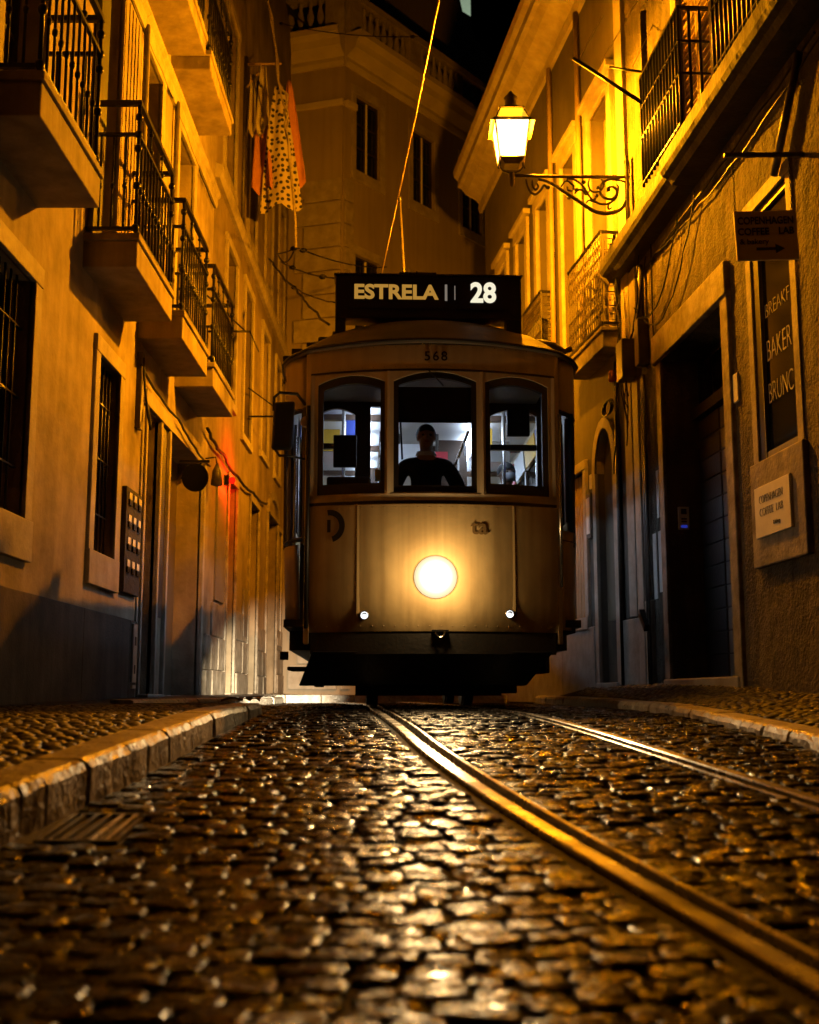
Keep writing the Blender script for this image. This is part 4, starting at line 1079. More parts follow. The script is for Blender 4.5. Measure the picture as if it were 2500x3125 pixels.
for k in range(5): MB().fbox(FR2, 13.475 + k * 0.114, 13.475 + k * 0.114 + 0.085, 0.99, 2.67, -0.07, -0.02).build('shutter_board', 'shutter', w, bevel=0.006)
for (a, b, c, d) in ((14.75, 15.5, 0.16, 2.8),):
    q = surround(h2, FR2, a, b, c, d, 0.12, 0.03, 'stone', 0, name='street_door'); panel_door(q, FR2, a, b, c, d, 0.2, 'red_paint', 1, 3)
w = surround(h2, FR2, 16.3, 17.0, 1.0, 2.7, 0.1, 0.03, 'stone', 0.12); casement(w, FR2, 16.3, 17.0, 1.0, 2.7, 0.16)
# arched niche door: rectangular opening filled above the springing with an arched stone
q = MB(); n = 10; sc = 12.675; hw = 0.315; z_s = 2.55
arc = [(sc + hw * math.cos(math.pi * i / n), z_s + 0.45 * math.sin(math.pi * i / n)) for i in range(n + 1)]
top = [(sc + hw * (1 - 2 * i / n), 3.004) for i in range(n + 1)]
q.grid([[FR2(s, z, 0.008) for s, z in top], [FR2(s, z, 0.008) for s, z in arc]]); q.grid([[FR2(s, z, 0.008) for s, z in arc], [FR2(s, z, -0.28) for s, z in arc]])
out_ = [(sc + (hw + 0.12) * math.cos(math.pi * i / n), z_s + 0.57 * math.sin(math.pi * i / n)) for i in range(n + 1)]
q.grid([[FR2(s, z, 0.03) for s, z in out_], [FR2(s, z, 0.03) for s, z in arc]]); q.grid([[FR2(s, z, 0.0) for s, z in out_], [FR2(s, z, 0.03) for s, z in out_]])
q.fbox(FR2, sc - hw - 0.12, sc - hw, 0.2, z_s, -0.01, 0.028); q.fbox(FR2, sc + hw, sc + hw + 0.12, 0.2, z_s, -0.01, 0.028)
ad = q.build('arched_door', 'stone', h2)
MB().fbox(FR2, 12.362, 12.988, 0.9, 3.0, -0.14, -0.08).build('door_leaf', 'door_lit', ad)
MB().fbox(FR2, 12.362, 12.988, 0.22, 0.895, -0.14, -0.075).build('kick_panel', 'plinth', ad)
MB().fbox(FR2, 12.30, 13.05, 0.14, 0.235, -0.28, 0.06).build('door_step', 'stone', ad, bevel=0.01)
for (a, b) in ((11.62, 12.2), (13.14, 14.5), (14.5, 16.0), (16.0, 19.0)):
    MB().fbox(FR2, a + 0.004, b - 0.004, 0.0, 0.86, -0.01, 0.035).build('plinth_stone', 'stone', h2, bevel=0.01)
nb = MB().fbox(FR2, 13.12, 13.30, 1.85, 2.36, 0.0, 0.05).build('menu_case', 'iron_worn', h2, bevel=0.006)
MB().fbox(FR2, 13.15, 13.27, 1.90, 2.31, 0.05, 0.056).build('menu_sheet', 'paper', nb)
MB().fbox(FR2, 13.16, 13.24, 2.42, 2.58, 0.0, 0.02).build('number_plate', 'paper', h2)
MB().fbox(FR2, 11.62, 11.85, 0.87, 8.4, -0.01, 0.05).build('corner_pilaster', 'stone', h2, bevel=0.01)
prof = [(0, 8.30), (0.05, 8.30), (0.07, 8.40), (0.05, 8.46), (0.10, 8.52), (0.28, 8.62), (0.36, 8.72), (0.42, 8.74), (0.42, 8.86), (0.48, 8.92), (0.50, 9.02), (0, 9.10)]
band(h2, FR2, 11.6, 19.3, prof, 'stone', 'cornice', (13.4, 15.1, 16.9, 18.2))
rf = MB(); rf.add([FR2(11.6, 9.08, 0.45), FR2(19.3, 9.08, 0.45), FR2(19.3, 10.6, -2.6), FR2(11.6, 10.6, -2.6), FR2(11.6, 9.0, -2.6), FR2(19.3, 9.0, -2.6)], [(0, 1, 2, 3), (0, 3, 4), (1, 5, 2)]); rf.build('roof', 'stone_dark', h2)
MB().tube([FR2(13.25, 3.9, 0.05), FR2(13.25, 8.3, 0.05)], 0.035, 8).build('rain_pipe', 'shutter', h2, smooth=True)
MB().tube([FR2(14.55, 3.0, 0.05), FR2(14.55, 8.3, 0.05)], 0.035, 8).build('rain_pipe', 'shutter', h2, smooth=True)

def lace_balcony(s0, s1, zb, zt, dep, hgt):
    mb = MB(); mb.fbox(FR2, s0, s1, zb, zt - 0.05, -0.01, dep - 0.02); mb.fbox(FR2, s0 - 0.015, s1 + 0.015, zt - 0.05, zt, -0.01, dep)
    bal = mb.build('lace_balcony', 'stone_worn', h2, bevel=0.01)
    o = dep - 0.03
    r = 0.014
    for z in (zt + hgt, zt + 0.04):
        hr = MB()
        hr.fbox(FR2, s0, s1, z - r, z + r, o - r, o + r); hr.fbox(FR2, s0, s0 + 2 * r, z - r, z + r, 0, o - r); hr.fbox(FR2, s1 - 2 * r, s1, z - r, z + r, 0, o - r)
        hr.build('handrail' if z > zt + 0.1 else 'bottom_rail', 'iron', bal)
    rows = [(0.86, 1.0), (0.74, 0.86), (0.60, 0.74), (0.26, 0.40), (0.14, 0.26)]
    n = int((s1 - s0) / 0.075)
    for a, b in rows:
        ob = MB()
        for i in range(n):
            sm = s0 + (s1 - s0) * (i + 0.5) / n; zc = zt + hgt * (a + b) / 2; hh = hgt * (b - a) * 0.5; ww = 0.034; ring = []
            for j in range(9):
                t = 2 * math.pi * j / 8; ring.append(FR2(sm + ww * math.cos(t), zc + hh * math.sin(t), o))
            ob.tube(ring, 0.0065, 4, cap=False)
        ob.fbox(FR2, s0, s1, zt + hgt * b - 0.006, zt + hgt * b + 0.006, o - 0.006, o + 0.006)
        ob.build('scroll_band', 'iron_worn', bal)
    b = MB(); b.tube([(0, 0, 0.03), (0, 0, hgt)], 0.0065, 5); proto = None
    for i in range(n + 1):
        x, y, _ = FR2(s0 + (s1 - s0) * i / n, 0, o); loc = Vector((x, y, zt)) - Vector(h2.location)
        if proto is None:
            proto = b.build('baluster', 'iron_worn', bal, local=True); proto.location = loc
        else: dup(proto, bal, loc)
    e = MB()                                            # fretted end panel
    for k in range(6):
        za, zb_ = zt + 0.08 + k * (hgt - 0.12) / 6, zt + 0.08 + (k + 0.8) * (hgt - 0.12) / 6
        e.tube([FR2(s0 + 0.01, za, o * 0.2), FR2(s0 + 0.01, za, o * 0.8), FR2(s0 + 0.01, zb_, o * 0.8), FR2(s0 + 0.01, zb_, o * 0.35), FR2(s0 + 0.01, (za + zb_) / 2, o * 0.35), FR2(s0 + 0.01, (za + zb_) / 2, o * 0.6)], 0.007, 4)
    e.tube([FR2(s0 + 0.01, zt, o * 0.08), FR2(s0 + 0.01, zt + hgt, o * 0.08)], 0.008, 4)
    e.build('end_panel', 'iron_worn', bal)
    return bal
lace_balcony(12.02, 13.32, 3.72, 3.95, 0.22, 1.05)
lace_balcony(14.62, 15.62, 4.30, 4.40, 0.22, 0.85)
# fire-alarm sounder and coiled cable under the lace balcony
MB().lathe(FR2(12.15, 3.38, 0.06), [(0.03, 0), (0.05, 0.01), (0.05, 0.10), (0.03, 0.13)], 10).build('alarm_sounder', 'red_paint', h2, smooth=True)
co = MB()
for k in range(3):
    ring = [FR2(12.3 + 0.15 * math.cos(2 * math.pi * j / 14) + 0.01 * k, 3.15 + 0.08 * math.sin(2 * math.pi * j / 14) - 0.008 * k, 0.06 + 0.012 * k) for j in range(15)]
    co.tube(ring, 0.008, 5, cap=False)
co.build('cable_coil', 'cable', h2, smooth=True)
MB().tube(catenary(FR2(11.9, 3.7, 0.08), FR2(12.2, 2.4, 0.06), 0.1, 10, 0.01, 31), 0.008, 5).build('loose_cable', 'cable', h2)
MB().tube([FR2(12.14, 0.2, 0.03), FR2(12.14, 3.6, 0.03)], 0.03, 8).build('rain_pipe', 'iron_worn', h2, smooth=True)

# ------------------------------------------------------------------ street lamp on its scrolled bracket
sl = thing('street_lamp', 'lit four-sided street lantern on a scrolled iron wall bracket', 'street lamp', (1.055, 11.5, 5.4), 0, 'street lanterns on wall brackets')
LX, LY = 1.055, 11.5
def S(zx, zy): return (0.7776 + 0.0009805 * zx, LY, 6.2546 - 0.0010486 * zy)
def sq(h, z): return [(LX - h, LY - h, z), (LX + h, LY - h, z), (LX + h, LY + h, z), (LX - h, LY + h, z)]
A, B, D, E_ = sq(0.128, 5.555), sq(0.178, 5.945), sq(0.165, 5.965), sq(0.118, 6.09)
fm = MB()
for lo, hi in ((A, B), (D, E_)):
    for i in range(4): fm.tube([lo[i], hi[i]], 0.0095, 4)
for ringp, r in ((A, 0.011), (B, 0.013), (E_, 0.011)): 
    for i in range(4): fm.tube([ringp[i], ringp[(i + 1) % 4]], r, 4)
fm.build('lantern_frame', 'iron_worn', sl)
ev = MB(); o1, o2 = sq(0.178, 5.955), sq(0.225, 5.905)
for i in range(4):
    j = (i + 1) % 4; up = [(p[0], p[1], p[2] + 0.008) for p in (o1[i], o1[j], o2[j], o2[i])]; ev.hexa([o1[i], o1[j], o2[j], o2[i], *up])
ev.build('eaves', 'iron_worn', sl)
cpz = MB(); cpz.hexa([*sq(0.135, 6.09), *sq(0.128, 6.105)]); cpz.hexa([*sq(0.10, 6.105), *sq(0.06, 6.15)]); cpz.build('cap', 'iron_worn', sl)
MB().lathe((LX, LY, 6.14), [(0.055, 0), (0.065, 0.02), (0.055, 0.10), (0.075, 0.115), (0.04, 0.15), (0.012, 0.19)], 10).build('chimney', 'iron_worn', sl, smooth=True)
M['lamp_pane'] = emit('lit_lantern_glass', (1.0, 0.66, 0.30), 9.0, 0.5)
M['lamp_pane_top'] = emit('lit_lantern_top_glass', (1.0, 0.46, 0.02), 1.15, 0.06)
for i in range(4):
    j = (i + 1) % 4
    MB().add([A[i], A[j], B[j], B[i]], [(0, 1, 2, 3)]).build('pane', 'lamp_pane', sl)
    MB().add([D[i], D[j], E_[j], E_[i]], [(0, 1, 2, 3)]).build('top_pane', 'lamp_pane_top', sl)
bs = MB(); bs.hexa([*sq(0.075, 5.50), *sq(0.122, 5.548)]); bs.build('lantern_base', 'iron_worn', sl)
cr = MB()
for sx in (-1, 1):
    cr.tube([(LX + sx * 0.115, LY, 5.56), (LX + sx * 0.12, LY, 5.50), (LX + sx * 0.09, LY, 5.455), (LX + sx * 0.03, LY, 5.435), (LX, LY, 5.42)], 0.010, 6)
    cr.ball((LX + sx * 0.135, LY, 5.49), 0.014, 6, 5)
cr.build('cradle', 'iron_worn', sl, smooth=True)
MB().lathe((LX, LY, 5.27), [(0.005, 0), (0.022, 0.02), (0.03, 0.07), (0.026, 0.10), (0.034, 0.115), (0.034, 0.15), (0.02, 0.17)], 10).build('finial', 'iron_worn', sl, smooth=True)
MB().tube([S(300, 810), S(560, 818), S(1000, 825), S(1525, 830)], 0.019, 8).build('arm', 'iron_worn', sl, smooth=True)
def scroll(pts, r, name='scroll'):
    P = [Vector(S(*p)) for p in pts]; out = []
    for i in range(len(P) - 1):
        p0, p1, p2, p3 = P[max(i - 1, 0)], P[i], P[i + 1], P[min(i + 2, len(P) - 1)]
        for k in range(4):
            t = k / 4; out.append(0.5 * ((2 * p1) + (p2 - p0) * t + (2 * p0 - 5 * p1 + 4 * p2 - p3) * t * t + (3 * p1 - p0 - 3 * p2 + p3) * t ** 3))
    out.append(P[-1]); n = len(out)
    rr_ = [r * (0.75 + 0.35 * math.sin(math.pi * i / (n - 1))) for i in range(n)]
    MB().tube(out, rr_, 6).build(name, 'iron_worn', sl, smooth=True)
scroll([(560, 850), (640, 872), (720, 905), (800, 960), (880, 1012), (960, 1065), (1060, 1135), (1150, 1185), (1260, 1205), (1360, 1190), (1440, 1145), (1485, 1060), (1500, 960), (1510, 885)], 0.020, 'brace')
scroll([(1505, 890), (1440, 868), (1340, 850), (1260, 872), (1212, 930), (1215, 1005), (1260, 1048), (1325, 1056), (1372, 1025), (1385, 965), (1345, 930), (1295, 938), (1285, 980)], 0.014)
scroll([(860, 850), (930, 852), (990, 885), (1040, 935), (1080, 1005), (1125, 1065), (1190, 1100), (1265, 1110), (1330, 1080), (1372, 1028)], 0.012)
scroll([(800, 930), (845, 872), (890, 880), (932, 925), (915, 965), (875, 965), (862, 930)], 0.011)
scroll([(1100, 850), (1085, 905), (1110, 965), (1165, 985), (1225, 960), (1252, 900), (1225, 855)], 0.011)
scroll([(1380, 905), (1400, 925), (1395, 1000), (1360, 1060), (1320, 1090), (1285, 1130), (1300, 1160), (1325, 1145)], 0.011)
scroll([(940, 1000), (985, 960), (1030, 970), (1060, 1010), (1100, 970)], 0.010)
scroll([(1060, 1100), (1085, 1070), (1130, 1075), (1165, 1040), (1150, 1010)], 0.010)
scroll([(430, 850), (445, 920), (475, 985), (530, 1008), (585, 965), (620, 915), (660, 945), (672, 925)], 0.013, 'drop_leaf')
scroll([(500, 860), (500, 920), (530, 960), (560, 930), (545, 895)], 0.012, 'drop_leaf')
scroll([(1525, 790), (1522, 700), (1500, 648), (1470, 668), (1480, 705), (1497, 735), (1480, 740)], 0.008, 'hook')
scroll([(1520, 1345), (1480, 1345), (1468, 1375), (1500, 1400), (1522, 1430)], 0.008, 'hook')
wp = MB(); wp.fbox(FR1, 11.46, 11.54, 4.70, 5.60, 0.05, 0.075); wp.build('wall_plate', 'iron_worn', sl)
for (zx, zy) in ((960, 960), (1040, 880), (1190, 940), (1170, 1020), (1300, 960), (660, 935), (880, 1040)):
    MB().ball(S(zx, zy), 0.022, 7, 5, (1.2, 0.7, 1)).build('leaf_boss', 'iron_worn', sl, smooth=True)
ld = bpy.data.lights.new('street_lamp_light', 'POINT'); ld.energy = LAMP_W; ld.color = SODIUM; ld.shadow_soft_size = 0.07
lo = bpy.data.objects.new('street_lamp_light', ld); lo.location = (0, 0, 0.34); lo.parent = sl; C.objects.link(lo)

# unseen second lantern, added behind the tram to light the closing building
s2 = thing('street_lamp', 'second lit lantern, bracketed from the far end of the corner house beyond the tram', 'street lamp', (0.45, 18.7, 4.5), 0, 'street lanterns on wall brackets')
for ch in list(sl.children):
    if ch.name.split('.')[0] in ('lantern_frame', 'eaves', 'cap', 'chimney', 'pane', 'top_pane', 'lantern_base', 'cradle', 'finial', 'street_lamp_light'):
        c2 = ch.copy(); C.objects.link(c2); c2.parent = s2
        if ch.type == 'LIGHT': c2.data = ch.data.copy(); c2.data.energy = LAMP_W * 0.28
MB().tube([(0.45, 18.7, 4.50), FR2(18.72, 4.50, 0)], 0.02, 8).build('arm', 'iron_worn', s2, smooth=True)
MB().tube([(0.65, 18.7, 4.48), (0.95, 18.7, 4.3), FR2(18.72, 4.0, 0)], 0.016, 8).build('brace', 'iron_worn', s2, smooth=True)

# ------------------------------------------------------------------ building closing the view
hG = thing('corner_building', 'tall dim corner building with balustrade and cornice, closing the street behind the tram', 'building', (BO[0], BO[1], 0.1))
wins = [(0.37, 1.21), (2.40, 3.24), (4.38, 5.24), (6.4, 7.25)]
opsG = [(a, b, z0, z1, 0.18) for a, b in wins for z0, z1 in ((11.42, 13.18), (7.75, 9.5), (4.2, 6.2))]
facade(hG, FB, 0.0, 12.0, -0.2, 14.4, opsG, 'plaster_bg', thick=5.0)
facade(hG, FC, 0.0, 1.5, -0.2, 14.4, [], 'plaster_bg', thick=3.0)
FD = lambda s, z, d=0.0: (FC(1.5, 0)[0] - 0.5 * s - 0.866 * d * 0 - 0.8 * d, FC(1.5, 0)[1] + 0.866 * s - 0.6 * d, z)
facade(hG, FD, 0.0, 10.0, -0.2, 14.4, [], 'plaster_bg', thick=1.0)
for (a, b, z0, z1, r) in opsG:
    w = surround(hG, FB, a, b, z0, z1, 0.15, 0.03, 'stone', 0.25, top=0.2)
    casement(w, FB, a, b, z0, z1, 0.12, 'wood_dark', 3, 2)
    lf = MB(); lf.fbox(FB, (a + b) / 2 - 0.025, (a + b) / 2 + 0.025, z0 + 0.05, z1 - 0.05, -0.06, -0.045); lf.build('mullion', 'paper', w)
for fr, s0, s1 in ((FC, 0.0, 1.5), (FB, 0.0, 12.0)):
    band(hG, fr, s0 - (0.0), s1, [(0, 13.70), (0.05, 13.70), (0.08, 13.80), (0.06, 13.9), (0.12, 13.95), (0.30, 14.05), (0.34, 14.2), (0.46, 14.28), (0.46, 14.42), (0, 14.46)], 'stone_bg', 'cornice', () if fr is FC else (3.0, 6.0, 9.0))
MB().fbox(FC, 0.02, 1.22, 10.7, 12.75, -0.01, 0.06).build('corner_pilaster', 'plaster_bg', hG)
MB().fbox(FC, 0.0, 1.26, 12.75, 12.9, -0.01, 0.12).build('pilaster_capital', 'stone_bg', hG, bevel=0.02)
MB().fbox(FB, 0.0, 0.34, 12.75, 12.9, -0.01, 0.10).build('pilaster_capital', 'stone_bg', hG, bevel=0.02)
z = 0.2
while z < 10.6:
    MB().fbox(FC, 0.05, 0.9 if int(z * 2) % 2 else 1.1, z + 0.01, z + 0.50, -0.01, 0.07).build('quoin_stone', 'stone', hG, bevel=0.015)
    MB().fbox(FB, 0.0, 0.28, z + 0.01, z + 0.50, -0.01, 0.05).build('quoin_stone', 'stone', hG, bevel=0.015); z += 0.52
# parapet with turned balusters
def parapet(fr, s0, s1):
    MB().fbox(fr, s0, s1, 14.46, 14.66, -0.14, 0.10).build('parapet_base', 'stone', hG)
    MB().fbox(fr, s0, s1, 15.36, 15.52, -0.16, 0.12).build('parapet_rail', 'stone', hG)
    s = s0; k = 0
    prof = [(0.05, 0), (0.06, 0.05), (0.035, 0.12), (0.085, 0.28), (0.075, 0.38), (0.035, 0.55), (0.06, 0.65), (0.055, 0.70)]
    proto = None
    while s < s1 - 0.1:
        if k % 8 == 0:
            MB().fbox(fr, s, s + 0.45, 14.66, 15.36, -0.12, 0.08).build('parapet_pier', 'stone', hG, bevel=0.01); s += 0.5
        else:
            x, y, _ = fr(s + 0.1, 0, -0.02)
            if proto is None:
                proto = MB().lathe((0, 0, 0), prof, 8).build('parapet_baluster', 'stone', hG, smooth=True, local=True)
                proto.location = Vector((x, y, 14.66)) - Vector(hG.location)
            else: dup(proto, hG, Vector((x, y, 14.66)) - Vector(hG.location))
            s += 0.235
        k += 1
parapet(FC, 0.0, 1.5); parapet(FB, 0.05, 9.0)
rf = MB(); P = [FB(-1.5, 14.5, -0.5), FB(12, 14.5, -0.5), FB(0.2, 20.6, -5.0), FB(3.1, 20.0, -5.0), FB(12, 14.5, -9), FB(-3, 14.5, -9), FB(5.5, 17.6, -3.6)]
rf.add(P, [(0, 6, 3, 2), (0, 1, 6), (1, 4, 6), (6, 4, 3), (2, 3, 4, 5), (0, 2, 5)]); rf.build('roof', 'stone_dark', hG)
hD = thing('dark_rooftops', 'unlit stepped house rooftops rising behind the balustrade', 'house', (1.0, 40.0, 14.0))
rf = MB(); P = [(-8, 14), (-8, 27.5), (0.9, 27.2), (1.25, 26.0), (1.5, 26.0), (1.55, 25.5), (1.85, 25.4), (1.95, 24.9), (2.25, 24.7), (2.35, 23.9), (3.3, 22.6), (4.6, 20.0), (5.2, 14)]
k = len(P); rf.add([(x, 40, z) for x, z in P] + [(x, 46, z) for x, z in P], [tuple(range(k)), tuple(range(k, 2 * k))[::-1]] + [(i, (i + 1) % k, k + (i + 1) % k, k + i) for i in range(k)])
rf.build('gable_wall', 'plaster_bg', hD)
# pale floodlit tower far above the roofs
tw = thing('floodlit_tower', 'pale floodlit tower rising far behind the dark roof', 'tower', (3.0, 62.0, 30.0))
M['tower_stone'] = pm('tower_stone', (0.55, 0.58, 0.50), (0.4, 0.44, 0.38), 0.8, 0.8, bump=0.2, bscale=6)
mb = MB(); mb.box(2.35, 3.45, 61.5, 63.0, 30, 46); mb.build('tower_shaft', 'tower_stone', tw)
mb = MB()
for i in range(4): mb.box(2.36 + i * 0.29, 2.36 + i * 0.29 + 0.17, 61.5, 61.7, 46, 46.5)
mb.build('battlement', 'tower_stone', tw)
l = bpy.data.lights.new('floodlight', 'SPOT'); l.energy = 3500; l.color = (0.80, 1.0, 0.78); l.spot_size = R(60); l.shadow_soft_size = 0.2
lo = bpy.data.objects.new('floodlight', l); lo.location = (0.3, -6.0, 1.0); lo.rotation_euler = (R(142), 0, 0); lo.parent = tw; C.objects.link(lo)

# ------------------------------------------------------------------ overhead line and wall wires
cw = tag(MB().tube([(-0.42, 15.5, 5.62), (-0.128, 12.5, 5.6), (0.06, 10.6, 5.6), (0.236, 8.7, 5.6), (0.8, 4.0, 5.58), (1.6, -1.0, 5.5)], 0.007, 6).build('contact_wire', 'copper', smooth=True),
         'bright overhead contact wire running from the trolley pole towards the viewer', 'wire')
def wire(name, pts, r, label, mat='cable', ins=()):
    t = thing(name, label, 'wire', tuple(pts[0]))
    MB().tube(pts, r, 5).build('strand', mat, t, smooth=True)
    P = [Vector(p) for p in pts]
    for f in ins:
        k = f * (len(P) - 1); i = int(k); p = P[i].lerp(P[min(i + 1, len(P) - 1)], k - i)
        MB().ball(p, r * 3.2, 8, 6, (1.5, 1.0, 1.0)).build('insulator', 'cable', t, smooth=True)
    return t
hub = at(903, 755, 16.5)
wire('drop_cable', [at(*p, 16.5) for p in ((800, -80), (815, 0), (832, 60), (836, 120), (848, 185), (850, 250), (862, 275), (878, 290), (874, 330), (868, 345), (880, 372), (872, 395), (882, 440), (888, 520), (896, 600), (902, 680), (903, 755))], 0.021, 'pale twisted cable dropping down beside the laundry', 'cable_pale')
wire('drop_cable', [at(*p, 16.45) for p in ((806, -80), (818, 0), (830, 80), (842, 150), (846, 230), (858, 290), (866, 320), (880, 345), (868, 380), (880, 420), (884, 500))], 0.015, 'thinner pale cable twisted round the thick drop cable', 'cable_pale')
wire('span_wire', catenary(hub, at(1180, 815, 23.5), 0.1, 10), 0.012, 'black span wire running from the cable hub to the building behind the sign box', ins=(0.06,))
wire('span_wire', catenary(at(845, 775, 18), hub, 0.02, 6), 0.012, 'short black stay between the ochre house and the cable hub', ins=(0.9,))
wire('slack_wire', catenary(at(850, 780, 18), at(900, 758, 16.6), 0.16, 10), 0.012, 'slack black loop hanging under the cable hub stay')
wire('span_wire', catenary(at(860, 800, 19), at(1030, 850, 13.5), 0.05, 12, 0.006, 2), 0.011, 'black span wire with two insulators leading behind the upper corner of the sign box', ins=(0.25, 0.8))
wire('braided_cable', catenary(at(820, 790, 19), at(1005, 990, 12.8), 0.03, 22, 0.02, 5), 0.016, 'thick frayed cable slanting down to the tram roof')
wire('span_wire', catenary(at(880, 865, 17), at(1030, 925, 13.2), 0.05, 12, 0.006, 4), 0.009, 'thin black wire leading behind the lower corner of the sign box', ins=(0.15,))
wire('high_wire', catenary(at(852, 70, 19), at(1275, 112, 15.0), 0.08, 12), 0.008, 'thin black wire crossing high in front of the balustrade', ins=(0.02, 0.97))
# ------------------------------------------------------------------ the tram (local frame: x across, y backwards, z up from the rail)
M['tram_yellow'] = pm('tram_yellow_paint', (0.56, 0.42, 0.20), (0.44, 0.32, 0.15), 1.6, 0.34, rough2=0.48, bump=0.10, bscale=14, bdist=0.012, coarse=0.25, streak=0.3)
M['tram_cream'] = pm('tram_cream_paint', (0.74, 0.64, 0.46), (0.60, 0.50, 0.34), 2.0, 0.42, bump=0.06, bscale=18, streak=0.15)
M['tram_roof'] = pm('tram_roof_canvas', (0.20, 0.17, 0.13), (0.13, 0.11, 0.08), 3.0, 0.6, bump=0.25, bscale=30)
M['tram_black'] = pm('tram_black_iron', (0.022, 0.019, 0.016), (0.012, 0.011, 0.010), 6.0, 0.5, bump=0.3, bscale=40)
M['tram_wood'] = pm('varnished_wood', (0.10, 0.052, 0.026), (0.06, 0.03, 0.015), 6.0, 0.35, bump=0.15, bscale=30)
M['frame_black'] = pm('black_window_frame', (0.02, 0.017, 0.015), (0.014, 0.012, 0.011), 6.0, 0.4, bump=0.1, bscale=30)
M['saloon_white'] = pm('saloon_white', (0.72, 0.72, 0.70), (0.64, 0.64, 0.62), 3.0, 0.5, bump=0.0)
M['saloon_grey'] = pm('saloon_grey', (0.36, 0.35, 0.34), (0.28, 0.27, 0.26), 3.0, 0.5, bump=0.0)
M['card_blue'] = pm('blue_card', (0.03, 0.07, 0.42), (0.03, 0.06, 0.36), 3.0, 0.5, bump=0.0)
M['card_yellow'] = pm('yellow_card', (0.75, 0.45, 0.03), (0.7, 0.4, 0.03), 3.0, 0.5, bump=0.0)
M['card_red'] = pm('red_card', (0.60, 0.05, 0.06), (0.52, 0.04, 0.05), 3.0, 0.5, bump=0.0)
M['tram_glass'] = glass('tram_window_glass', (0.93, 0.95, 0.96), 0.10)
M['mirror_back'] = pm('black_plastic', (0.016, 0.015, 0.015), (0.012, 0.012, 0.012), 5.0, 0.5, bump=0.05)
M['chrome'] = pm('dull_chrome', (0.55, 0.52, 0.48), (0.45, 0.42, 0.38), 5.0, 0.25, bump=0.0, metal=1.0)
M['tram_blue_black'] = pm('blind_box_black', (0.018, 0.016, 0.026), (0.012, 0.011, 0.018), 4.0, 0.45, bump=0.1, bscale=30)

tram = thing('tram', 'old yellow tram with glowing round headlight and route 28 sign box', 'tram', (0.20, 9.12, 0.0), 0.039)
TB = lambda mb, name, mat, parent=tram, **k: mb.build(name, mat, parent, local=True, **k)

def fy(x): return 0.20 * (x / 0.98) ** 2             # plan curve of the front
def push_front(thick, proud=0.0):
    return lambda p, t: (p[0], fy(p[0]) - proud + thick * t, p[1])

# lower front panel, slightly tucked under at the bottom
xs = np.array([-0.985, -0.98, *np.linspace(-0.91, 0.91, 25), 0.98, 0.985])
def tuck(z): return 0.05 * max(0, (0.85 - z) / 0.25) ** 2
rows = [[(x * (1 - 0.010 * max(0, 1.6 - z)), fy(x) + tuck(z), z) for x in xs] for z in (0.60, 0.605, 0.64, 0.70, 0.78, 0.86, 1.0, 1.15, 1.3, 1.45, 1.578, 1.585)]
lp_ = TB(MB().grid(rows), 'front_panel', 'tram_yellow', smooth=True); so = lp_.modifiers.new('thickness', 'SOLIDIFY'); so.thickness = 0.03; so.offset = 1
def strip_front(z0, z1, proud, th, name, mat, x0=-0.99, x1=0.99, parent=tram, n=24):
    mb = MB(); X = np.linspace(x0, x1, n)
    a = [(x, fy(x) - proud, z0) for x in X]; b = [(x, fy(x) - proud, z1) for x in X]; c = [(x, fy(x) - proud + th, z1) for x in X]; d = [(x, fy(x) - proud + th, z0) for x in X]
    mb.grid([a, b, c, d, a]); mb.f.append((0, n, 2 * n, 3 * n)); mb.f.append((n - 1, 4 * n - 1, 3 * n - 1, 2 * n - 1))
    return TB(mb, name, mat, parent)
strip_front(1.588, 1.612, 0.020, 0.05, 'belt_rail', 'frame_black')
strip_front(1.614, 1.668, 0.008, 0.04, 'window_sill', 'tram_cream')
strip_front(2.668, 2.875, 0.006, 0.04, 'destination_band', 'tram_cream')
strip_front(2.660, 2.676, 0.012, 0.02, 'band_moulding', 'frame_black')
lettering('568', 0.108, (0.01, -0.011, 2.775), (1, 0, 0), (0, 0, 1), 'ink', tram, local=True, spacing=1.25, bold=0.0012)

rv = MB().lathe((0, 0, 0), [(0.0055, 0), (0.0045, 0.003), (0.001, 0.0045)], 6)
rivet = None
for z in (0.635, 1.555, 2.695, 2.86):
    for x in np.linspace(-0.93, 0.93, 22):
        if rivet is None:
            rivet = TB(rv, 'rivet', 'tram_yellow'); rivet.rotation_euler = (R(90), 0, 0); o_ = rivet
        else: o_ = dup(rivet, tram)
        o_.location = (x, fy(x) + (tuck(z) - 0.029 if z < 2 else -0.005), z)
for x in (-0.60, 0.62): TB(MB().box(x - 0.012, x + 0.012, fy(x) - 0.0325, fy(x) - 0.02, 0.70, 1.58), 'panel_strap', 'tram_yellow', bevel=0.003)
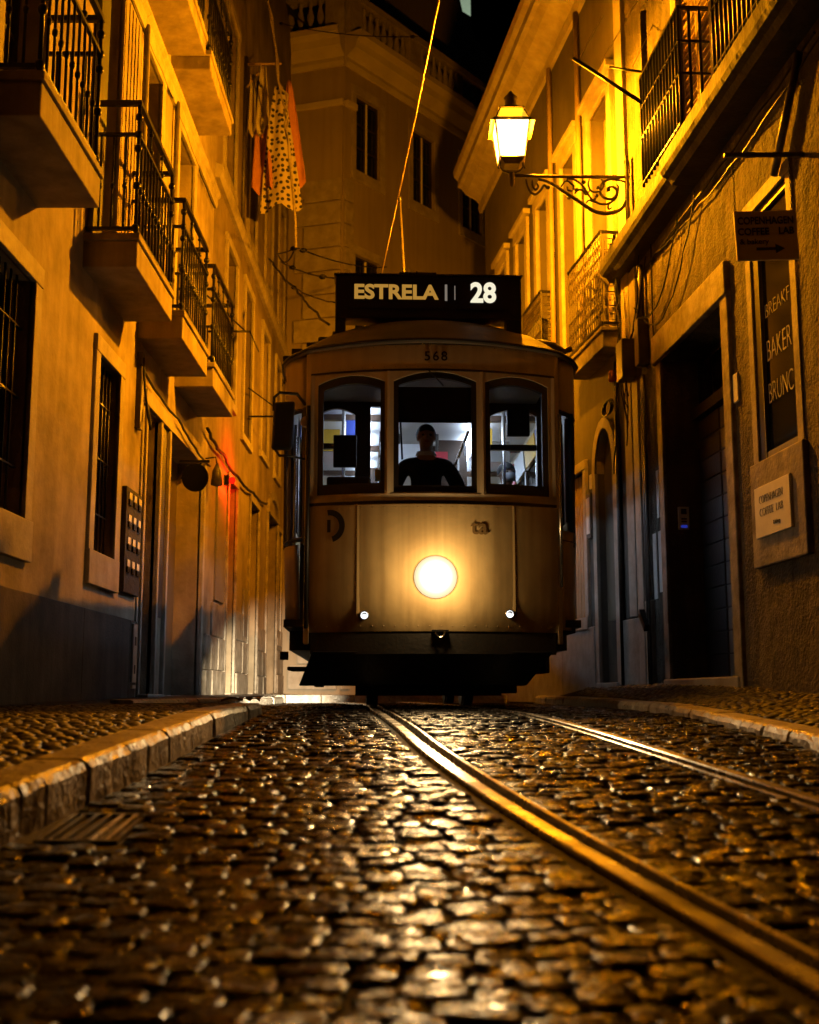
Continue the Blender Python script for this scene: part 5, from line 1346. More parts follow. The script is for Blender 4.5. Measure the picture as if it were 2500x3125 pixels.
# three arched front windows
def loop(x0, x1, z0, z1, arch, n=12):
    pts = [(x0, z0), ((x0 + x1) / 2, z0), (x1, z0), (x1, (z0 + z1 - arch) / 2)]
    for i in range(n + 1):
        t = i / n; x = x1 + (x0 - x1) * t; pts.append((x, z1 - arch + arch * (1 - (2 * t - 1) ** 2)))
    pts.append((x0, (z0 + z1 - arch) / 2)); return pts
def front_window(cell, fr_, op, arch, name):
    """cell: cream surround, fr_: black sash outline, op: glass opening"""
    z0, z1 = 1.668, 2.660
    w = TB(MB().ring(loop(cell[0], cell[1], z0, z1, 0.0), loop(fr_[0], fr_[1], fr_[2], fr_[3], arch), push_front(0.04, 0.004)), name, 'tram_cream')
    TB(MB().ring(loop(fr_[0], fr_[1], fr_[2], fr_[3], arch), loop(op[0], op[1], op[2], op[3], arch * 0.75), push_front(0.05, -0.012)), 'frame', 'frame_black', w)
    lp = loop(op[0], op[1], op[2], op[3], arch * 0.75); mb = MB()
    mb.add([(p[0], fy(p[0]) + 0.035, p[1]) for p in lp], [tuple(range(len(lp)))])
    TB(mb, 'pane', 'tram_glass', w)
    return w
wc = front_window((-0.365, 0.385), (-0.318, 0.338), None, 0, '') if False else None
w_l = front_window((-0.985, -0.365), (-0.930, -0.395, 1.675, 2.640), (-0.885, -0.428, 1.76, 2.575), 0.060, 'front_window')
w_c = front_window((-0.365, 0.375), (-0.325, 0.335, 1.680, 2.655), (-0.285, 0.295, 1.735, 2.605), 0.075, 'front_window')
w_r = front_window((0.375, 0.985), (0.405, 0.930, 1.675, 2.640), (0.440, 0.880, 1.76, 2.575), 0.060, 'front_window')
for x in (-0.365, 0.375, -0.972, 0.972): TB(MB().box(x - 0.012, x + 0.012, fy(x) - 0.014, fy(x) + 0.01, 1.67, 2.66), 'pillar_bead', 'tram_cream')
# lowered sun blind in the centre window
TB(MB().box(-0.29, 0.30, 0.075, 0.085, 2.255, 2.545), 'sun_blind', 'mirror_back', w_c)
# wiper
TB(MB().tube([(-0.05, -0.02, 2.66), (0.02, 0.0, 2.59), (0.07, 0.01, 2.54)], 0.006, 5), 'wiper_arm', 'frame_black', w_c)
TB(MB().tube([(-0.27, 0.06, 2.26), (-0.255, 0.06, 1.95)], 0.008, 5), 'wiper_arm', 'frame_black', w_c)

# corner posts and flared vestibule sides
for sx in (-1, 1):
    TB(MB().hexa([(sx * 0.985, 0.195, 0.50), (sx * 1.03, 0.235, 0.50), (sx * 1.03, 0.30, 0.50), (sx * 0.985, 0.27, 0.50), (sx * 0.985, 0.195, 2.87), (sx * 1.03, 0.235, 2.87), (sx * 1.03, 0.30, 2.87), (sx * 0.985, 0.27, 2.87)]), 'corner_post', 'tram_cream', bevel=0.012)
def side_pt(sx, t, z):             # t 0..1 along the flare from the corner post to the full width
    bx = 1.03 + 0.185 * math.sin(t * math.pi / 2); by = 0.285 + 0.42 * t - 0.06 * math.sin(t * math.pi)
    k = 1 - 0.030 * max(0, 1.6 - z)
    return (sx * bx * k, by, z)
def side_panel(sx, z0, z1, name, mat, t0=0.0, t1=1.0, parent=tram):
    T = np.linspace(t0, t1, 8); o = TB(MB().grid([[side_pt(sx, t, z) for t in T] for z in np.linspace(z0, z1, 5)]), name, mat, parent, smooth=True)
    s = o.modifiers.new('thickness', 'SOLIDIFY'); s.thickness = 0.03; s.offset = 0
    return o
for sx in (-1, 1):
    side_panel(sx, 2.42, 2.845, 'corner_board', 'tram_cream')
    side_panel(sx, 0.70 if sx < 0 else 0.62, 1.30 if sx < 0 else 1.42, 'vestibule_panel', 'tram_yellow', 0.25 if sx < 0 else 0.0)
    dr = side_panel(sx, 1.31 if sx < 0 else 1.43, 2.415, 'vestibule_door', 'frame_black', 0.0, 1.0)
    dr.modifiers.clear()
    # door is an open frame with glass
    me = dr.data; 
    bpy.data.objects.remove(dr)
    fm = MB()
    for t in (0.03, 0.5, 0.97):
        a = side_pt(sx, t, 1.35); fm.tube([side_pt(sx, t, 1.3), side_pt(sx, t, 2.42)], 0.022, 4)
    for z in (1.34, 2.40): fm.tube([side_pt(sx, t, z) for t in np.linspace(0.03, 0.97, 6)], 0.02, 4)
    dr = TB(fm, 'vestibule_door', 'frame_black')
    TB(MB().grid([[side_pt(sx, t, z) for t in np.linspace(0.03, 0.97, 6)] for z in (1.34, 2.40)]), 'pane', 'tram_glass', dr)
# painted code on the left corner board
a, b = Vector(side_pt(-1, 0.95, 2.7)), Vector(side_pt(-1, 0.30, 2.7)); mid = Vector(side_pt(-1, 0.70, 2.70)); xd_ = (b - a).normalized(); nn_ = xd_.cross(Vector((0, 0, 1)))
lettering('740A', 0.085, mid + nn_ * 0.035, xd_, (0, 0, 1), 'ink', tram, local=True, width=0.15)
# grab pole at the open entrance on the left
TB(MB().tube([(-1.005, 0.17, 0.62), (-1.005, 0.15, 2.40)], 0.017, 8), 'grab_pole', 'tram_black', smooth=True)
TB(MB().tube([(-1.10, 0.42, 1.0), (-1.12, 0.40, 1.35), (-1.12, 0.40, 2.3)], 0.012, 8), 'grab_pole', 'chrome', smooth=True)
TB(MB().tube([(1.015, 0.17, 0.95), (1.015, 0.155, 2.35)], 0.012, 8), 'grab_pole', 'chrome', smooth=True)

# saloon body behind
yb = 0.72; ye = 7.6
for sx in (-1, 1):
    xw = sx * 1.205
    sw_ = MB(); sw_.box(min(xw, xw - sx * 0.04), max(xw, xw - sx * 0.04), yb, ye, 0.66, 1.55); TB(sw_, 'side_panel', 'tram_yellow')
    sw_ = MB(); sw_.box(min(xw, xw - sx * 0.04), max(xw, xw - sx * 0.04), yb, ye, 2.45, 2.88); TB(sw_, 'side_letterboard', 'tram_cream')
    y = yb; k = 0
    while y < ye - 0.1:
        w_ = 0.09; TB(MB().box(min(xw, xw - sx * 0.05), max(xw, xw - sx * 0.05), y, y + w_, 1.551, 2.449), 'window_post', 'tram_wood')
        y2 = min(y + 0.80, ye - 0.09)
        if y2 - y > 0.3: TB(MB().box(xw - sx * 0.03 - 0.003, xw - sx * 0.03 + 0.003, y + w_, y2, 1.552, 2.448), 'side_window_pane', 'tram_glass')
        y += 0.80
    TB(MB().box(min(xw, xw - sx * 0.05), max(xw, xw - sx * 0.05), ye - 0.09, ye, 1.551, 2.449), 'window_post', 'tram_wood')
TB(MB().box(-1.2, 1.2, ye, ye + 0.05, 0.66, 2.88), 'rear_end', 'tram_yellow')
TB(MB().box(-1.19, 1.19, 0.32, ye, 0.64, 0.70), 'floor', 'tram_black')
# saloon ceiling with ribs and light strips
TB(MB().box(-1.16, 1.16, 1.3, ye, 2.79, 2.83), 'ceiling', 'saloon_white')
TB(MB().box(-1.0, 1.0, 0.22, 1.3, 2.72, 2.78), 'cab_ceiling', 'saloon_grey')
for i in range(4): TB(MB().box(-1.15, 1.15, 2.05 + i * 1.45, 2.12 + i * 1.45, 2.735, 2.792), 'ceiling_rib', 'tram_wood')
M['tube'] = emit('cool_light_tube', COOL, INTERIOR_E)
for sx in (-1, 1):
    for i in range(4): TB(MB().box(sx * 0.55 - 0.05, sx * 0.55 + 0.05, 1.5 + i * 1.4, 2.7 + i * 1.4, 2.70, 2.722), 'light_tube', 'tube')
    for i, m in enumerate(('card_blue', 'card_yellow', 'saloon_white', 'card_red', 'saloon_white', 'card_yellow', 'card_blue')):
        y0 = 1.5 + i * 0.8
        TB(MB().hexa([(sx * 1.14, y0, 2.45), (sx * 1.15, y0, 2.45), (sx * 1.15, y0 + 0.7, 2.45), (sx * 1.14, y0 + 0.7, 2.45), (sx * 1.12, y0, 2.68), (sx * 1.13, y0, 2.68), (sx * 1.13, y0 + 0.7, 2.68), (sx * 1.12, y0 + 0.7, 2.68)]), 'advert_card', m)
    TB(MB().tube([(sx * 0.40, 1.5, 2.50), (sx * 0.40, 7.2, 2.50)], 0.016, 8), 'hand_bar', 'chrome', smooth=True)
    for i in range(7):
        y0 = 1.9 + i * 0.75
        TB(MB().tube([(sx * 0.40, y0, 2.50), (sx * 0.40, y0, 2.36)], 0.010, 5), 'hand_strap', 'saloon_white')
        st = MB(); st.box(sx * 0.75 - 0.22, sx * 0.75 + 0.22, y0, y0 + 0.42, 1.08, 1.16); st.hexa([(sx * 0.75 - 0.22, y0 + 0.40, 1.14), (sx * 0.75 + 0.22, y0 + 0.40, 1.14), (sx * 0.75 + 0.22, y0 + 0.46, 1.14), (sx * 0.75 - 0.22, y0 + 0.46, 1.14), (sx * 0.75 - 0.22, y0 + 0.46, 1.72), (sx * 0.75 + 0.22, y0 + 0.46, 1.72), (sx * 0.75 + 0.22, y0 + 0.51, 1.72), (sx * 0.75 - 0.22, y0 + 0.51, 1.72)])
        st.box(sx * 0.75 - 0.03, sx * 0.75 + 0.03, y0 + 0.15, y0 + 0.3, 0.70, 1.08); TB(st, 'seat', 'card_yellow' if i % 2 else 'saloon_grey', bevel=0.015)
# cab bulkhead with arched side windows and open doorway
def push_bulk(p, t): return (p[0], 1.28 + 0.05 * t, p[1])
for x0, x1 in ((-1.12, -0.50), (0.46, 1.12)):
    op = loop(x0 + 0.16 if x0 < 0 else x0 + 0.12, x1 - 0.14 if x0 < 0 else x1 - 0.12, 1.55, 2.66, 0.06)
    bk = TB(MB().ring(loop(x0, x1, 0.70, 2.79, 0.0), op, push_bulk), 'bulkhead', 'tram_wood')
    TB(MB().box(op[0][0] + .002, op[2][0] - .002, 1.285, 1.325, 2.29, 2.34), 'sash_bar', 'tram_wood', bk)
    TB(MB().box(op[0][0] + .01, op[2][0] - .01, 1.30, 1.306, 1.56, 2.285), 'pane', 'tram_glass', bk)
TB(MB().box(-0.50, 0.46, 1.28, 1.33, 2.68, 2.79), 'bulkhead_header', 'tram_wood')
TB(MB().tube([(-0.40, 1.20, 0.7), (-0.40, 1.20, 2.2)], 0.022, 8), 'stanchion', 'tram_wood', smooth=True)
TB(MB().box(-0.46, -0.34, 1.14, 1.22, 1.98, 2.08), 'ticket_validator', 'card_yellow', bevel=0.008)
TB(MB().box(-0.30, 0.10, 2.6, 2.61, 2.36, 2.62), 'notice_card', 'saloon_white')
TB(MB().box(0.02, 0.26, 2.2, 2.21, 2.36, 2.46), 'notice_card', 'card_red')
TB(MB().box(0.22, 0.52, 3.0, 3.05, 1.9, 2.75), 'partition', 'tram_wood')
for i, (x, y, w_, m) in enumerate(((-0.62, 2.0, .22, 'card_blue'), (-0.9, 2.4, .2, 'card_yellow'), (0.1, 3.2, .3, 'tram_wood'), (-0.2, 3.6, .26, 'saloon_grey'), (0.62, 2.3, .18, 'card_yellow'), (0.85, 2.9, .22, 'saloon_grey'), (-0.45, 4.4, .3, 'tram_wood'), (0.35, 4.6, .28, 'card_blue'))):
    TB(MB().box(x - w_ / 2, x + w_ / 2, y, y + 0.012, 2.50, 2.72), 'hanging_notice', m)
for x in (-0.75, -0.2, 0.2, 0.75):
    TB(MB().tube([(x, 1.7, 0.7), (x, 1.7, 2.79)] if abs(x) > .5 else [(x, 2.9, 0.7), (x, 2.9, 2.79)], 0.017, 8), 'stanchion', 'chrome', smooth=True)
TB(MB().box(-0.82, -0.62, 0.75, 0.80, 2.02, 2.30), 'ticket_machine', 'mirror_back', bevel=0.01)
TB(MB().box(0.70, 0.90, 1.0, 1.06, 2.36, 2.60), 'control_box', 'mirror_back', bevel=0.01)
TB(MB().box(-0.86, -0.5, 0.32, 0.5, 1.5, 1.86), 'console', 'tram_wood', bevel=0.02)
TB(MB().lathe((0.32, 0.42, 1.35), [(0.10, 0), (0.10, 0.35), (0.05, 0.38), (0.02, 0.42)], 12), 'controller', 'tram_black', smooth=True)

# roof: shallow dome with overhanging eaves
def outline(inset):
    P = []
    for x in np.linspace(-1.0, 1.0, 17): P.append((x, fy(x) - 0.06))
    flare = [(1.08, 0.24), (1.17, 0.36), (1.24, 0.55), (1.25, 0.80)]
    body = [(1.25, yy) for yy in (2.0, 4.0, 6.0)] + [(1.2, 7.5), (0.8, 7.75)]
    P = [(-a, b) for a, b in reversed(body)] + [(-a, b) for a, b in reversed(flare)] + P + flare + body
    return [(x * (1 - inset), (y - 3.8) * (1 - inset * 0.21) + 3.8 + (inset * 0.0)) for x, y in P]
rows = []
for inset, z in ((0.02, 2.875), (0.0, 2.885), (0.0, 2.915), (0.03, 2.93), (0.09, 2.99), (0.20, 3.07), (0.38, 3.16), (0.62, 3.22), (0.97, 3.25)):
    rows.append([(x, y, z - 0.045 * (abs(x) / 1.25) ** 2) for x, y in outline(inset)])
n = len(rows[0]); mb = MB()
for r in rows: r.append(r[0])
mb.grid(rows); TB(mb, 'roof', 'tram_roof', smooth=True)
eave = MB(); ol = [(x, y, 2.90 - 0.045 * (abs(x) / 1.25) ** 2) for x, y in outline(-0.004)]; ol.append(ol[0]); eave.tube(ol, 0.014, 5, cap=False); TB(eave, 'gutter', 'tram_black', smooth=True)
for k, (x, y) in enumerate(((-1.21, 0.72), (-1.13, 0.62), (-1.0, 0.55), (-0.9, 0.5), (-0.78, 0.45))):
    TB(MB().box(x - 0.05, x + 0.05, y, y + 0.12, 2.93 + k * 0.035, 2.985 + k * 0.034), 'roof_cleat', 'tram_black', bevel=0.01)
TB(MB().tube([(0.86, 0.30, 3.0), (1.0, 0.28, 2.965), (1.10, 0.34, 2.93), (1.16, 0.34, 2.96)], 0.03, 6), 'roof_roll', 'tram_roof', smooth=True)

# destination box on the roof
bx0, bx1, by = -0.805, 0.745, 0.30
bxp = MB(); bxp.box(bx0, bx1, by, by + 0.22, 3.19, 3.56); box_o = TB(bxp, 'sign_box', 'tram_blue_black', bevel=0.01)
for x0, x1 in ((bx0, bx0 + 0.09), (bx1 - 0.13, bx1)): TB(MB().box(x0 + .002, x1 - .002, by + 0.01, by + 0.20, 3.0, 3.191), 'box_leg', 'tram_blue_black')
TB(MB().box(bx0 - 0.01, bx1 + 0.01, by - 0.015, by + 0.235, 3.559, 3.571), 'box_lid', 'tram_black')
TB(MB().box(-0.70, 0.12, by - 0.012, by - 0.002, 3.27, 3.51), 'display_pane', 'tram_blue_black', box_o)
TB(MB().box(0.20, 0.66, by - 0.012, by - 0.002, 3.27, 3.50), 'display_pane', 'tram_blue_black', box_o)
M['lit_amber'] = emit('backlit_amber_letters', (1.0, 0.50, 0.08), 0.42)
M['lit_white'] = emit('backlit_white_letters', (1.0, 0.93, 0.68), 0.95)
M['lit_dim'] = emit('backlit_slit', (0.9, 0.75, 0.6), 0.22)
lettering('ESTRELA', 0.17, (-0.305, by - 0.016, 3.405), (1, 0, 0), (0, 0, 1), 'lit_amber', box_o, local=True, bold=0.006, width=0.70)
lettering('28', 0.235, (0.425, by - 0.016, 3.405), (1, 0, 0), (0, 0, 1), 'lit_white', box_o, local=True, bold=0.008, width=0.215)
TB(MB().box(0.105, 0.125, by - 0.017, by - 0.013, 3.34, 3.48), 'light_slit', 'lit_dim', box_o)
TB(MB().box(0.185, 0.192, by - 0.017, by - 0.013, 3.35, 3.47), 'light_slit', 'lit_dim', box_o)
TB(MB().box(-0.27, 0.04, by + 0.05, by + 0.15, 3.571, 3.610), 'vent_box', 'tram_black', bevel=0.006)
TB(MB().box(-0.13, -0.12, by + 0.045, by + 0.155, 3.5712, 3.615), 'vent_strap', 'chrome')
# trolley pole with its base and rope
TB(MB().lathe((-0.12, 2.2, 3.17), [(0.20, 0), (0.20, 0.06), (0.09, 0.10), (0.07, 0.22)], 14), 'trolley_base', 'tram_black', smooth=True)
TB(MB().tube([(-0.12, 2.25, 3.35), (-0.175, 3.4, 5.56)], [0.022, 0.014], 8), 'trolley_pole', 'iron_worn', smooth=True)
TB(MB().ball((-0.176, 3.42, 5.59), 0.035, 8, 6, (0.7, 1.3, 1)), 'trolley_head', 'tram_black', smooth=True)

# mirror on the left
mr = MB(); mr.tube([(-1.04, 0.26, 2.44), (-1.10, 0.16, 2.50), (-1.235, 0.12, 2.50), (-1.28, 0.12, 2.46), (-1.28, 0.12, 2.35)], 0.013, 8); TB(mr, 'mirror_arm', 'frame_black', smooth=True)
mr = MB(); mr.tube([(-1.03, 0.26, 1.985), (-1.15, 0.12, 1.985), (-1.23, 0.12, 1.985), (-1.26, 0.12, 2.03)], 0.011, 8); TB(mr, 'mirror_arm', 'frame_black', smooth=True)
TB(MB().hexa([(-1.295, 0.10, 2.03), (-1.135, 0.10, 2.03), (-1.135, 0.15, 2.03), (-1.295, 0.15, 2.03), (-1.28, 0.10, 2.42), (-1.11, 0.10, 2.43), (-1.11, 0.15, 2.43), (-1.28, 0.15, 2.42)]), 'mirror', 'mirror_back', bevel=0.02)
TB(MB().ball((-1.03, 0.20, 2.28), 0.045, 8, 6), 'side_lamp', 'tram_cream', smooth=True)

# marks painted on the front panel
dm = MB(); n = 20
def fp(x, z): return (x, fy(x) + tuck(z) - 0.036, z)
arc_o = [fp(-0.825 + 0.12 * math.cos(t), 1.42 + 0.13 * math.sin(t)) for t in np.linspace(-1.35, 1.75, n)]
arc_i = [fp(-0.825 + 0.075 * math.cos(t), 1.42 + 0.085 * math.sin(t)) for t in np.linspace(-1.35, 1.75, n)]
dm.grid([arc_o, arc_i]); dm.add([fp(-0.845, 1.37), fp(-0.818, 1.37), fp(-0.818, 1.47), fp(-0.845, 1.47)], [(0, 1, 2, 3)]); TB(dm, 'painted_mark', 'ink')
M['ink_washed'] = pm('flare_washed_lettering', (0.22, 0.14, 0.05), (0.16, 0.10, 0.04), 8, 0.5, bump=0.0)  # pale letters: the flare washing over them is put into the colour
lettering('ta', 0.17, (0.345, fy(0.345) - 0.036, 1.40), (1, 0.1, 0), (0, 0, 1), 'ink_washed', tram, local=True, bold=0.004)

# headlight
hl = MB()
def ring_y(cx, cz, prof, n=28):
    vs = []; fs = []
    for r, y in prof:
        for j in range(n): a = 2 * math.pi * j / n; vs.append((cx + r * math.cos(a), y, cz + r * math.sin(a)))
    for i in range(len(prof) - 1):
        for j in range(n): fs.append((i * n + j, i * n + (j + 1) % n, (i + 1) * n + (j + 1) % n, (i + 1) * n + j))
    return vs, fs
HZ = 1.008
hl.add(*ring_y(0, HZ, [(0.14, 0.02), (0.160, -0.005), (0.164, -0.016), (0.160, -0.024)])); hd = TB(hl, 'headlight', 'chrome', smooth=True)
M['head_glass'] = emit('lit_headlight_glass', (1.0, 0.86, 0.58), 14.0, 0.35)
nt = M['head_glass'].node_tree; em = next(q for q in nt.nodes if q.type == 'EMISSION')      # hot bulb, with bloom painted as a fade towards the rim
tc = nt.nodes.new('ShaderNodeTexCoord'); sb = nt.nodes.new('ShaderNodeVectorMath'); sb.operation = 'SUBTRACT'; sb.inputs[1].default_value = (0, 0, 1.008)
ml = nt.nodes.new('ShaderNodeVectorMath'); ml.operation = 'MULTIPLY'; ml.inputs[1].default_value = (1, 0, 1); ln = nt.nodes.new('ShaderNodeVectorMath'); ln.operation = 'LENGTH'
mr_ = nt.nodes.new('ShaderNodeValToRGB'); E_r = mr_.color_ramp
mk = nt.nodes.new('ShaderNodeMath'); mk.operation = 'DIVIDE'; mk.inputs[1].default_value = 0.17; mp2 = nt.nodes.new('ShaderNodeMath'); mp2.operation = 'MULTIPLY'; mp2.inputs[1].default_value = 20.0
E_r.elements[0].position = 0.25; E_r.elements[0].color = (1, 1, 1, 1); E_r.elements[1].position = 1.0; E_r.elements[1].color = (0.05,) * 3 + (1,)
for p_, v_ in ((0.5, 0.42), (0.68, 0.14), (0.80, 0.085), (0.90, 0.06)):
    q_ = E_r.elements.new(p_); q_.color = (v_, v_, v_, 1)
nt.links.new(tc.outputs['Object'], sb.inputs[0]); nt.links.new(sb.outputs[0], ml.inputs[0]); nt.links.new(ml.outputs[0], ln.inputs[0]); nt.links.new(ln.outputs['Value'], mk.inputs[0]); nt.links.new(mk.outputs[0], mr_.inputs['Fac']); nt.links.new(mr_.outputs['Color'], mp2.inputs[0]); nt.links.new(mp2.outputs[0], em.inputs['Strength'])
hg = MB(); hg.add(*ring_y(0, HZ, [(0.168, -0.020), (0.158, -0.046), (0.12, -0.070), (0.06, -0.084), (0.004, -0.088)])); TB(hg, 'headlight_glass', 'head_glass', hd, smooth=True)  # lens drawn oversize, to the spread of its glare
def lamp(kind, name, energy, col, loc, rot=None, size=0.05, spot=None, blend=0.5, parent=tram):
    l = bpy.data.lights.new(name, kind); l.energy = energy; l.color = col; l.shadow_soft_size = size
    if kind == 'SPOT': l.spot_size = R(spot); l.spot_blend = blend
    o = bpy.data.objects.new(name, l); o.location = loc; o.parent = parent; C.objects.link(o)
    if rot: o.rotation_euler = rot
    return o
lamp('SPOT', 'headlight_beam', HEAD_SPOT_W, HEADWARM, (0, -0.16, HZ), (R(80), 0, R(180)), 0.10, 76, 0.9)
lamp('POINT', 'headlight_spill', HEAD_GLOW_W, HEADWARM, (0, -0.24, HZ), None, 0.06)
# small white marker lamps
M['led'] = emit('white_led', (0.85, 0.92, 1.0), 5.0)
for cx, cz in ((-0.548, 0.715), (0.582, 0.728)):
    yy = fy(cx) + tuck(cz)
    lb = MB(); lb.add(*ring_y(cx, cz, [(0.030, yy - 0.02), (0.036, yy - 0.05), (0.030, yy - 0.055), (0.028, yy - 0.046), (0.002, yy - 0.044)], 18)); lo_ = TB(lb, 'marker_lamp', 'chrome', smooth=True)
    for k, (dx, dz) in enumerate(((-0.016, -0.004), (0.016, -0.004), (-0.008, -0.014), (0.008, -0.014), (0, 0.0))):
        TB(MB().ball((cx + dx, yy - 0.049, cz + dz), 0.0062, 6, 5), 'led', 'led', lo_)
# coupler eye
ce_ = MB(); ring = [(0.035 + 0.035 * math.cos(t), -0.035, 0.585 - 0.042 * math.sin(t)) for t in np.linspace(0, math.pi, 10)]; ce_.tube(ring, 0.008, 6); ce_.box(-0.03, 0.10, -0.04, 0.02, 0.588, 0.602); TB(ce_, 'coupler_eye', 'chrome', smooth=False)

# underframe, lifeguard, truck and wheels
strip_front(0.42, 0.598, -0.03, 0.06, 'buffer_beam', 'tram_black', -0.97, 0.97)
TB(MB().hexa([(-1.06, 0.30, 0.18), (0.74, 0.30, 0.18), (0.78, 0.7, 0.18), (-1.08, 0.7, 0.18), (-0.95, 0.10, 0.44), (0.93, 0.10, 0.44), (0.95, 0.7, 0.44), (-0.97, 0.7, 0.44)]), 'apron', 'tram_black', bevel=0.01)
TB(MB().box(-0.62, 0.62, 1.0, 1.06, 0.10, 0.19), 'lifeguard', 'tram_black')
TB(MB().box(-0.95, -0.88, 0.5, 0.9, 0.17, 0.30), 'brake_hanger', 'tram_black', bevel=0.01)
TB(MB().tube([(-0.5, 0.5, 0.2), (-0.2, 0.45, 0.16), (0.3, 0.45, 0.165)], 0.018, 6), 'air_pipe', 'tram_black')
for sx in (-1, 1):
    stp = MB(); stp.box(min(sx * 0.92, sx * 1.16), max(sx * 0.92, sx * 1.16), 0.40, 0.95, 0.60 if sx > 0 else 0.30, 0.66 if sx > 0 else 0.33)
    stp.box(min(sx * 0.90, sx * 0.94), max(sx * 0.90, sx * 0.94), 0.38, 0.97, 0.28, 0.62); TB(stp, 'step', 'tram_black', bevel=0.008)
    TB(MB().box(min(sx * 0.70, sx * 0.80), max(sx * 0.70, sx * 0.80), 1.6, 6.4, 0.24, 0.44), 'truck_frame', 'tram_black', bevel=0.02)
    TB(MB().box(min(sx * 0.98, sx * 1.18), max(sx * 0.98, sx * 1.18), 0.95, 7.4, 0.48, 0.67), 'sole_bar', 'tram_black')
TB(MB().box(-0.70, 0.70, 1.2, 6.8, 0.42, 0.63), 'underframe', 'tram_black')
for yw in (2.75, 5.15):
    for sx in (-1, 1):
        wv = MB(); nW = 28
        vs = []; fs = []
        for r, u in ((0.02, 0.0), (0.33, 0.0), (0.34, 0.012), (0.365, 0.02), (0.365, 0.03), (0.33, 0.035), (0.33, 0.11), (0.10, 0.115), (0.02, 0.13)):
            for j in range(nW): a = 2 * math.pi * j / nW; vs.append((sx * (0.445 - 0.035 + u), yw + r * math.cos(a), 0.335 + r * math.sin(a)))
        for i in range(8):
            for j in range(nW): fs.append((i * nW + j, i * nW + (j + 1) % nW, (i + 1) * nW + (j + 1) % nW, (i + 1) * nW + j))
        wv.add(vs, fs); TB(wv, 'wheel', 'tram_black', smooth=False)
        TB(MB().box(min(sx * 0.62, sx * 0.70), max(sx * 0.62, sx * 0.70), yw - 0.14, yw + 0.14, 0.22, 0.44), 'axle_box', 'tram_black', bevel=0.02)
    TB(MB().tube([(-0.62, yw, 0.335), (0.62, yw, 0.335)], 0.045, 8), 'axle', 'tram_black')
TB(MB().box(0.62, 0.80, 1.35, 1.5, 0.12, 0.24), 'sand_box', 'tram_black', bevel=0.01)
# step lamp at the left entrance, lighting the kerb and doorways behind
sp = TB(MB().box(-1.26, -1.19, 0.98, 1.04, 0.40, 0.47), 'step_lamp', 'tram_black', bevel=0.006)
M['step_glass'] = emit('lit_step_lamp', (1.0, 0.86, 0.62), 6.0)
TB(MB().box(-1.255, -1.195, 1.041, 1.048, 0.405, 0.465), 'step_lamp_glass', 'step_glass', sp)
lamp('SPOT', 'step_light', STEP_W, (1.0, 0.80, 0.52), (-1.225, 1.09, 0.435), (R(87.8), 0, R(6.3)), 0.03, 20, 1.0)

# ------------------------------------------------------------------ people in the tram
M['skin'] = pm('skin', (0.42, 0.26, 0.18), (0.36, 0.22, 0.15), 6, 0.55, bump=0.05)
M['skin_pale'] = pm('pale_skin', (0.50, 0.33, 0.25), (0.44, 0.28, 0.2), 6, 0.55, bump=0.05)
M['uniform'] = pm('dark_uniform', (0.018, 0.020, 0.028), (0.012, 0.013, 0.018), 6, 0.85, bump=0.2, bscale=50)
M['shirt'] = pm('light_shirt', (0.55, 0.57, 0.62), (0.48, 0.5, 0.55), 6, 0.85, bump=0.1)
M['hair'] = pm('dark_hair', (0.015, 0.012, 0.010), (0.01, 0.008, 0.007), 12, 0.6, bump=0.4, bscale=80)

def skin_mesh(name, pts, edges, root, mat, parent, sub=2):
    """pts: key -> (x, y, z, rx, ry)"""
    keys = list(pts); idx = {k: i for i, k in enumerate(keys)}
    me = bpy.data.meshes.new(name); me.from_pydata([pts[k][:3] for k in keys], [(idx[a], idx[b]) for a, b in edges], [])
    o = bpy.data.objects.new(name, me); C.objects.link(o)
    o.modifiers.new('skin', 'SKIN')
    if not me.skin_vertices: me.attributes  # layer is created with the modifier
    bm = bmesh.new(); bm.from_mesh(me); lay = bm.verts.layers.skin.verify(); bm.verts.ensure_lookup_table()
    for k in keys:
        sv = bm.verts[idx[k]][lay]; sv.radius = (pts[k][3], pts[k][4]); sv.use_root = (k == root)
    bm.to_mesh(me); bm.free()
    o.modifiers['skin'].use_smooth_shade = True
    s = o.modifiers.new('sub', 'SUBSURF'); s.levels = sub; s.render_levels = sub
    dg = bpy.context.evaluated_depsgraph_get(); nm = bpy.data.meshes.new_from_object(o.evaluated_get(dg))
    bpy.data.objects.remove(o); bpy.data.meshes.remove(me)
    nm.materials.clear(); nm.materials.append(M[mat]); nm.polygons.foreach_set('use_smooth', [True] * len(nm.polygons))
    o = bpy.data.objects.new(name, nm); o.parent = parent; C.objects.link(o)
    return o

